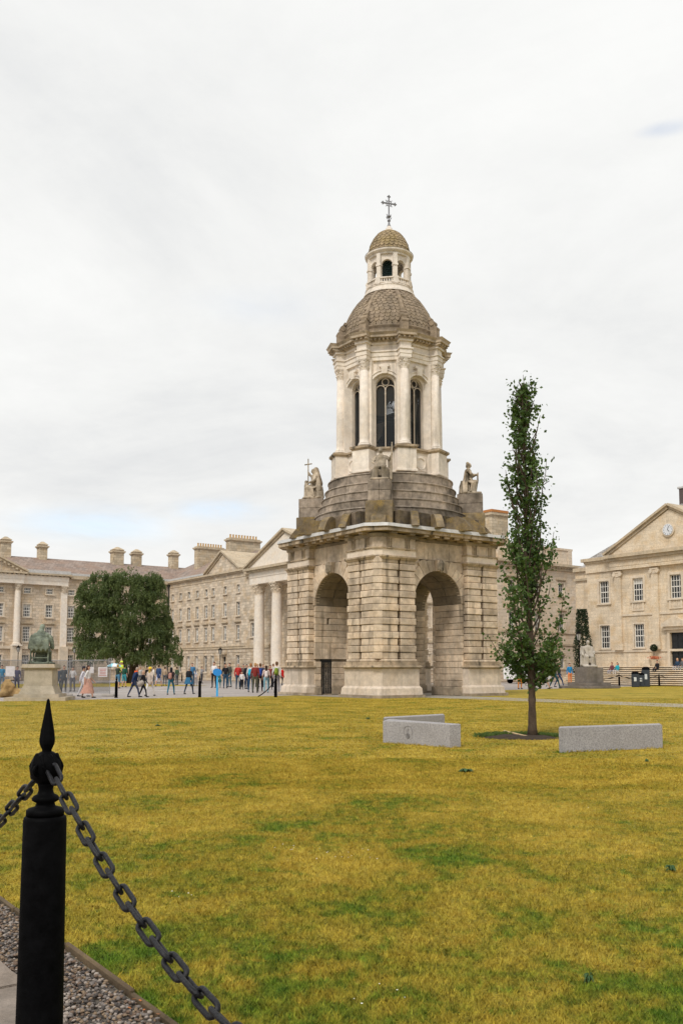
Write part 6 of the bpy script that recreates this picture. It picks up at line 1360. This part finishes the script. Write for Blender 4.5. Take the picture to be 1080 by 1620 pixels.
def pack(P, col, label, front=False, hz=.2):
    o, tz, s = P; m = MB(); m.cap((0, .2, tz+.15), (0, .19, tz+.36), .125, .115, 8); m.cap((0, .30, tz+.14), (0, .29, tz+.2), .07, .06, 8)
    for sx in (-1, 1): m.tube([(sx*.1, .14, tz+.46), (sx*.12, .02, tz+.535), (sx*.125, -.12, tz+.45), (sx*.13, -.14, tz+.25)], .018, 6)
    r = sculpt(m, .022, 1); r.materials.append(cm(col)); k = link('backpack', r); k.matrix_world = Matrix.LocRotScale(o.location, o.rotation_euler, o.scale); k.location = o.location; k.rotation_euler = o.rotation_euler; k.scale = o.scale; tag(k, label, 'backpack')
DEN = (.035, .085, .15); LDEN = (.22, .38, .44); BLK = (.015, .015, .018); NAVY = (.018, .035, .095); WHT = (.66, .63, .62); RED = (.36, .025, .02)
# left group
person(139, 1104, 1054, 'woman in a white top and long dusty pink skirt striding past the fence', 'walk', PI/2, WHT, (.40, .24, .19), (.05, .02, .015), True, skirt=(.46, .25, .19), sleeve='short')
person(131.5, 1102, 1056, 'man in a white shirt and dark cap walking just behind the pink skirt', 'walk', PI/2, (.60, .58, .64), (.5, .48, .5), BLK, hat=(.02, .02, .03))
person(115, 1094, 1056, 'man in a white tee standing behind the mesh fence', 'stand', 0, WHT, (.10, .10, .12), sleeve='short', Y=60)
person(101, 1096, 1054, 'figure in dark clothes behind the fence right of the bronze statue', 'stand', .4, (.05, .06, .07), (.04, .05, .06)); person(93, 1094, 1056, 'second figure in dark blue clothes close behind the bronze statue', 'stand', -.4, (.03, .05, .08), (.03, .05, .07))
person(27, 1093, 1055, 'person in dark navy behind the fence by the lilac board', 'stand', .2, (.06, .06, .12), (.05, .05, .09)); person(3, 1091, 1053, 'person in a bright blue top at the left edge', 'stand', 0, (.02, .22, .40), (.10, .18, .26))
P_ = person(186, 1089, 1052, 'man in a black tee and blue shorts holding the umbrella', 'stand', 2.6, (.03, .045, .03), (.08, .20, .30), (.35, .22, .05), shorts=True, sleeve='short')
person(196.5, 1087, 1053, 'person in a dark green tee and teal shorts beside the hi-vis worker', 'stand', 2.9, (.015, .075, .05), (.05, .26, .30), BLK, shorts=True, sleeve='short')
person(192, 1084, 1047, 'worker in a yellow hi-vis jacket under the umbrella', 'stand', .3, (.62, .75, .08), (.05, .06, .08), (.5, .5, .1), coat=.02, hat=(.62, .75, .08))
u0 = ground(178, 1088); um = thing('umbrella', 'pale blue and white umbrella held above the group by the weeping tree', 'umbrella', (u0.x+.1, u0.y, 1.0)); m = MB(); m.tube([(0, 0, 0), (0, 0, .98)], .012, 6); m.build('handle', M_GALV, um)
for i in range(8):
    t0, t1 = 2*PI*i/8, 2*PI*(i+1)/8; m = MB(); prs = [(0.02, 1.0), (.3, .95), (.52, .84), (.64, .72)]; vs = [(r*math.cos(t), r*math.sin(t), z) for t in (t0, t1) for r, z in prs]; m.add(vs, [(j, 4+j, 5+j, 1+j) for j in range(3)]); m.build('canopy_panel', cm((.25, .55, .66)) if i % 2 else cm((.70, .74, .76)), um)
P_ = person(212, 1103, 1057, 'man in a navy jacket with an orange collar leaning as he walks', 'walk', PI/2+.3, NAVY, (.04, .05, .09), (.35, .28, .24), coat=.03, lean=.22); 
m = MB(); tz = .94; m.lathe([(.10, tz+.5), (.115, tz+.53), (.10, tz+.6), (.075, tz+.61)], 14, (0, -.11)); m.build('orange_collar', cm((.75, .12, .03)), P_[0], True)
person(226.5, 1103, 1062, 'woman in black with a light hood next to the orange collared man', 'walk', PI/2-.2, BLK, BLK, (.45, .30, .22), True)
bg_ = ground(222, 1103); m = MB(); m.cap((0, 0, .72), (.1, 0, .78), .16, .15, 8); m.tube([(-.05, 0, .85), (.05, 0, 1.25), (.15, 0, .88)], .015, 5); r = sculpt(m, .025, 1); r.materials.append(cm((.32, .28, .25))); o = link('shoulder_bag', r); o.location = (bg_.x, bg_.y-.18, 0); tag(o, 'grey shoulder bag on the woman in black', 'bag')
person(237, 1101, 1057, 'woman in a checked coat, white trousers and a yellow hat', 'walk', 2.8, (.50, .42, .36), (.66, .62, .58), (.40, .28, .08), True, coat=.03, hat=(.75, .50, .04))
person(251, 1086, 1053, 'man in a navy jacket and pale shorts with bare legs', 'walk', 2.9, (.03, .06, .14), (.45, .45, .55), shorts=True, coat=.03)
P_ = person(270.5, 1099, 1057, 'woman in a black top and blue jeans seen from behind with a pink backpack', 'walk', 3.0, (.03, .02, .025), (.03, .14, .20), BLK, True, coat=.01); pack(P_, (.38, .20, .16), 'dusty pink backpack on the woman in blue jeans')
person(299, 1098, 1056, 'woman in a black jacket with a blue cloth tied at her waist', 'walk', 2.7, BLK, (.03, .045, .07), (.40, .33, .26), False, coat=.03, skirt=None)
o_ = ground(299, 1098); m = MB(); q = 14; vs = []
for (r, z) in ((.16, 1.02), (.22, .85), (.27, .62)): vs += [(r*math.cos(2*PI*i/q)*(1+.1*(i % 2)), r*math.sin(2*PI*i/q), z) for i in range(q)]
m.add(vs, [(l*q+i, l*q+(i+1) % q, (l+1)*q+(i+1) % q, (l+1)*q+i) for l in range(2) for i in range(q)]); k = m.build('waist_cloth', cm((.03, .13, .24)), None, True); k.location = o_; tag(k, 'blue cloth tied round the waist of the woman in the black jacket', 'jacket')
person(304, 1086, 1050, 'taller man in a blue jacket just behind the woman in black', 'stand', .2, (.05, .16, .30), (.05, .08, .12)); person(309.5, 1085, 1061, 'child in a pale top beside the strolling woman', 'stand', .2, (.55, .50, .50), (.30, .27, .27), sleeve='short', child=True)
person(319, 1081, 1055, 'person in grey looking down at a camera near the bollard', 'stand', 1.2, (.30, .29, .30), (.06, .06, .07))
person(338.5, 1088, 1048, 'dark haired man in a white tee and black trousers behind the blue sign', 'stand', -.3, WHT, BLK, BLK, sleeve='short'); person(346, 1088, 1055, 'person in a bright blue tee and teal trousers beside the blue sign', 'stand', 0, (.02, .14, .42), (.03, .16, .18), sleeve='short')
person(356.5, 1089, 1051, 'man in a black top and jeans with arms folded right of the blue sign', 'stand', .4, BLK, (.03, .07, .12), (.10, .05, .03)); person(363, 1087, 1049.5, 'man in an olive jacket standing close to the black-topped man', 'stand', -.8, (.07, .07, .055), (.04, .10, .14), BLK, coat=.02)
person(376.5, 1090, 1051, 'balding man in a red sweater and dark jeans', 'stand', .3, (.42, .035, .03), (.03, .06, .10), (.35, .24, .2), coat=.02); person(382.5, 1091, 1063, 'child in a white top with a turquoise wrap', 'stand', .2, WHT, BLK, BLK, child=True)
person(390, 1090, 1052, 'man in a black jacket at the left of the tour group', 'stand', .8, (.02, .02, .025), (.02, .035, .07), BLK, coat=.03)
P_ = person(396.5, 1095, 1050.5, 'man with wide blue jeans seen from behind in the tour group', 'stand', 3.0, (.55, .52, .50), (.025, .07, .14), (.35, .16, .06), coat=.01); pack(P_, (.03, .36, .52), 'bright turquoise backpack in the tour group')
person(403.5, 1096, 1050, 'man in a dark red sweater and olive trousers in the tour group', 'stand', 3.1, (.20, .03, .025), (.085, .085, .055), (.45, .26, .12), coat=.02)
P_ = person(411.5, 1094, 1050.5, 'man in black with blue straps in the tour group', 'stand', 3.2, (.05, .06, .12), BLK, (.14, .07, .03), coat=.02); pack(P_, (.02, .06, .28), 'dark blue backpack worn by the man in black')
P_ = person(421, 1096, 1054, 'woman with long dark hair, white top and pale jeans in the tour group', 'stand', 3.3, (.58, .45, .40), LDEN, (.04, .02, .015), True, sleeve='short'); pack(P_, (.62, .56, .55), 'small white backpack on the long haired woman')
person(427.5, 1091, 1053, 'person in maroon half hidden behind the long haired woman', 'stand', .2, (.17, .035, .03), BLK, (.08, .04, .02)); P_ = person(437.5, 1096, 1048, 'tall man in a white shirt and grey trousers next to the tower plinth', 'stand', 3.1, WHT, (.28, .26, .27), (.16, .09, .05)); pack(P_, (.20, .27, .03), 'lime green backpack on the tall man by the tower')
person(446.5, 1084.5, 1056, 'person in a bright red coat at the left edge of the tower', 'stand', 1.4, (.55, .015, .012), BLK, BLK, coat=.03)
for i, (px, sh, hr) in enumerate(((385, (.10, .08, .07), BLK), (407, (.28, .10, .05), (.5, .3, .15)), (416, (.04, .05, .09), (.2, .1, .05)), (432, (.05, .05, .06), (.12, .06, .03)))):
    person(px, 1087, 1052-(i % 2), ['person in brown hidden between the red sweater and the black jacket', 'fair haired person in rust at the back of the tour group', 'person in slate blue at the back of the tour group', 'person in charcoal at the back, left of the tall man'][i], 'stand', .5*i, sh, BLK, hr)
# distant people under the weeping tree
for i, px in enumerate((222, 233, 243, 261, 280, 60, 80)):
    p = gy(px, 84+3*(i % 3)); person(px, 1080, 1050, ['far visitor in pale grey under the weeping tree, leftmost', 'far visitor in black under the weeping tree', 'far visitor in white under the weeping tree', 'far visitor in tan near the right side of the weeping tree', 'far visitor in dark green right of the weeping tree', 'far visitor in blue seen through the fence', 'far visitor in white seen through the fence'][i], 'stand', i, [(.4, .38, .38), BLK, WHT, (.36, .27, .2), (.05, .09, .06), (.05, .1, .2), WHT][i], (.08, .09, .12), pos=p, H=1.7)
# right side
person(877, 1089, 1049, 'man in dark blue walking behind the young tree', 'walk', PI/2, (.02, .03, .06), (.015, .06, .07)); person(884, 1087, 1052, 'person in dark clothes right behind the man in dark blue', 'walk', PI/2, (.03, .03, .05), (.03, .05, .1))
person(901, 1085, 1050, 'person in a bright blue jacket and orange trousers left of the granite plinth', 'stand', .3, (.02, .20, .42), (.62, .22, .08)); person(822, 1090, 1050, 'person with orange trousers mostly hidden by the lowest leaves of the young tree', 'stand', .2, (.10, .10, .12), (.70, .25, .05)); person(861, 1090, 1052, 'bare legged person in shorts behind the young tree', 'walk', -PI/2, (.10, .09, .1), (.1, .1, .12), shorts=True)
person(697, 1085, 1056, 'person in black seen through the open arches of the bell tower', 'stand', .4, BLK, BLK)
person(1018, 1086, 1055, 'blond visitor standing just behind the litter bins', 'stand', .2, (.05, .05, .06), BLK, (.55, .38, .2), pos=gy(1018, 84), H=1.72)
def step_pt(px, k, z_up):
    """point on step k of the hall at picture column px"""
    yl = -1.6-.34*k; P_l = PD+A*yl; d = -B; u = (px-540)/1455.6; s = (u*P_l.y-P_l.x)/(d.x-u*d.y); q = P_l+d*s; return Vector((q.x, q.y, 1.78-.178*k-.009-z_up))
for px, k, lab, sh, lg, hr, lh in ((976, 3, 'dark haired woman in a turquoise top sitting on the hall steps', (.02, .34, .42), (.5, .47, .45), BLK, True), (967.5, 3, 'companion in maroon and blue sitting on the hall steps at the far left', (.16, .05, .06), (.35, .34, .38), (.12, .03, .02), False), (1039, 2, 'figure in black sitting alone on the hall steps below the planter', BLK, BLK, BLK, False), (1071, 1, 'fair haired person in navy sitting on the top steps before the door', (.03, .06, .11), (.40, .38, .38), (.50, .30, .18), True), (1079, 1, 'person in grey sitting at the right edge of the picture on the top steps', (.12, .12, .13), (.3, .3, .3), (.2, .1, .05), False)):
    person(px, 0, 0, lab, 'sit', RB+PI*0-.1, sh, lg, hr, lh, pos=step_pt(px, k, .40), H=1.75)
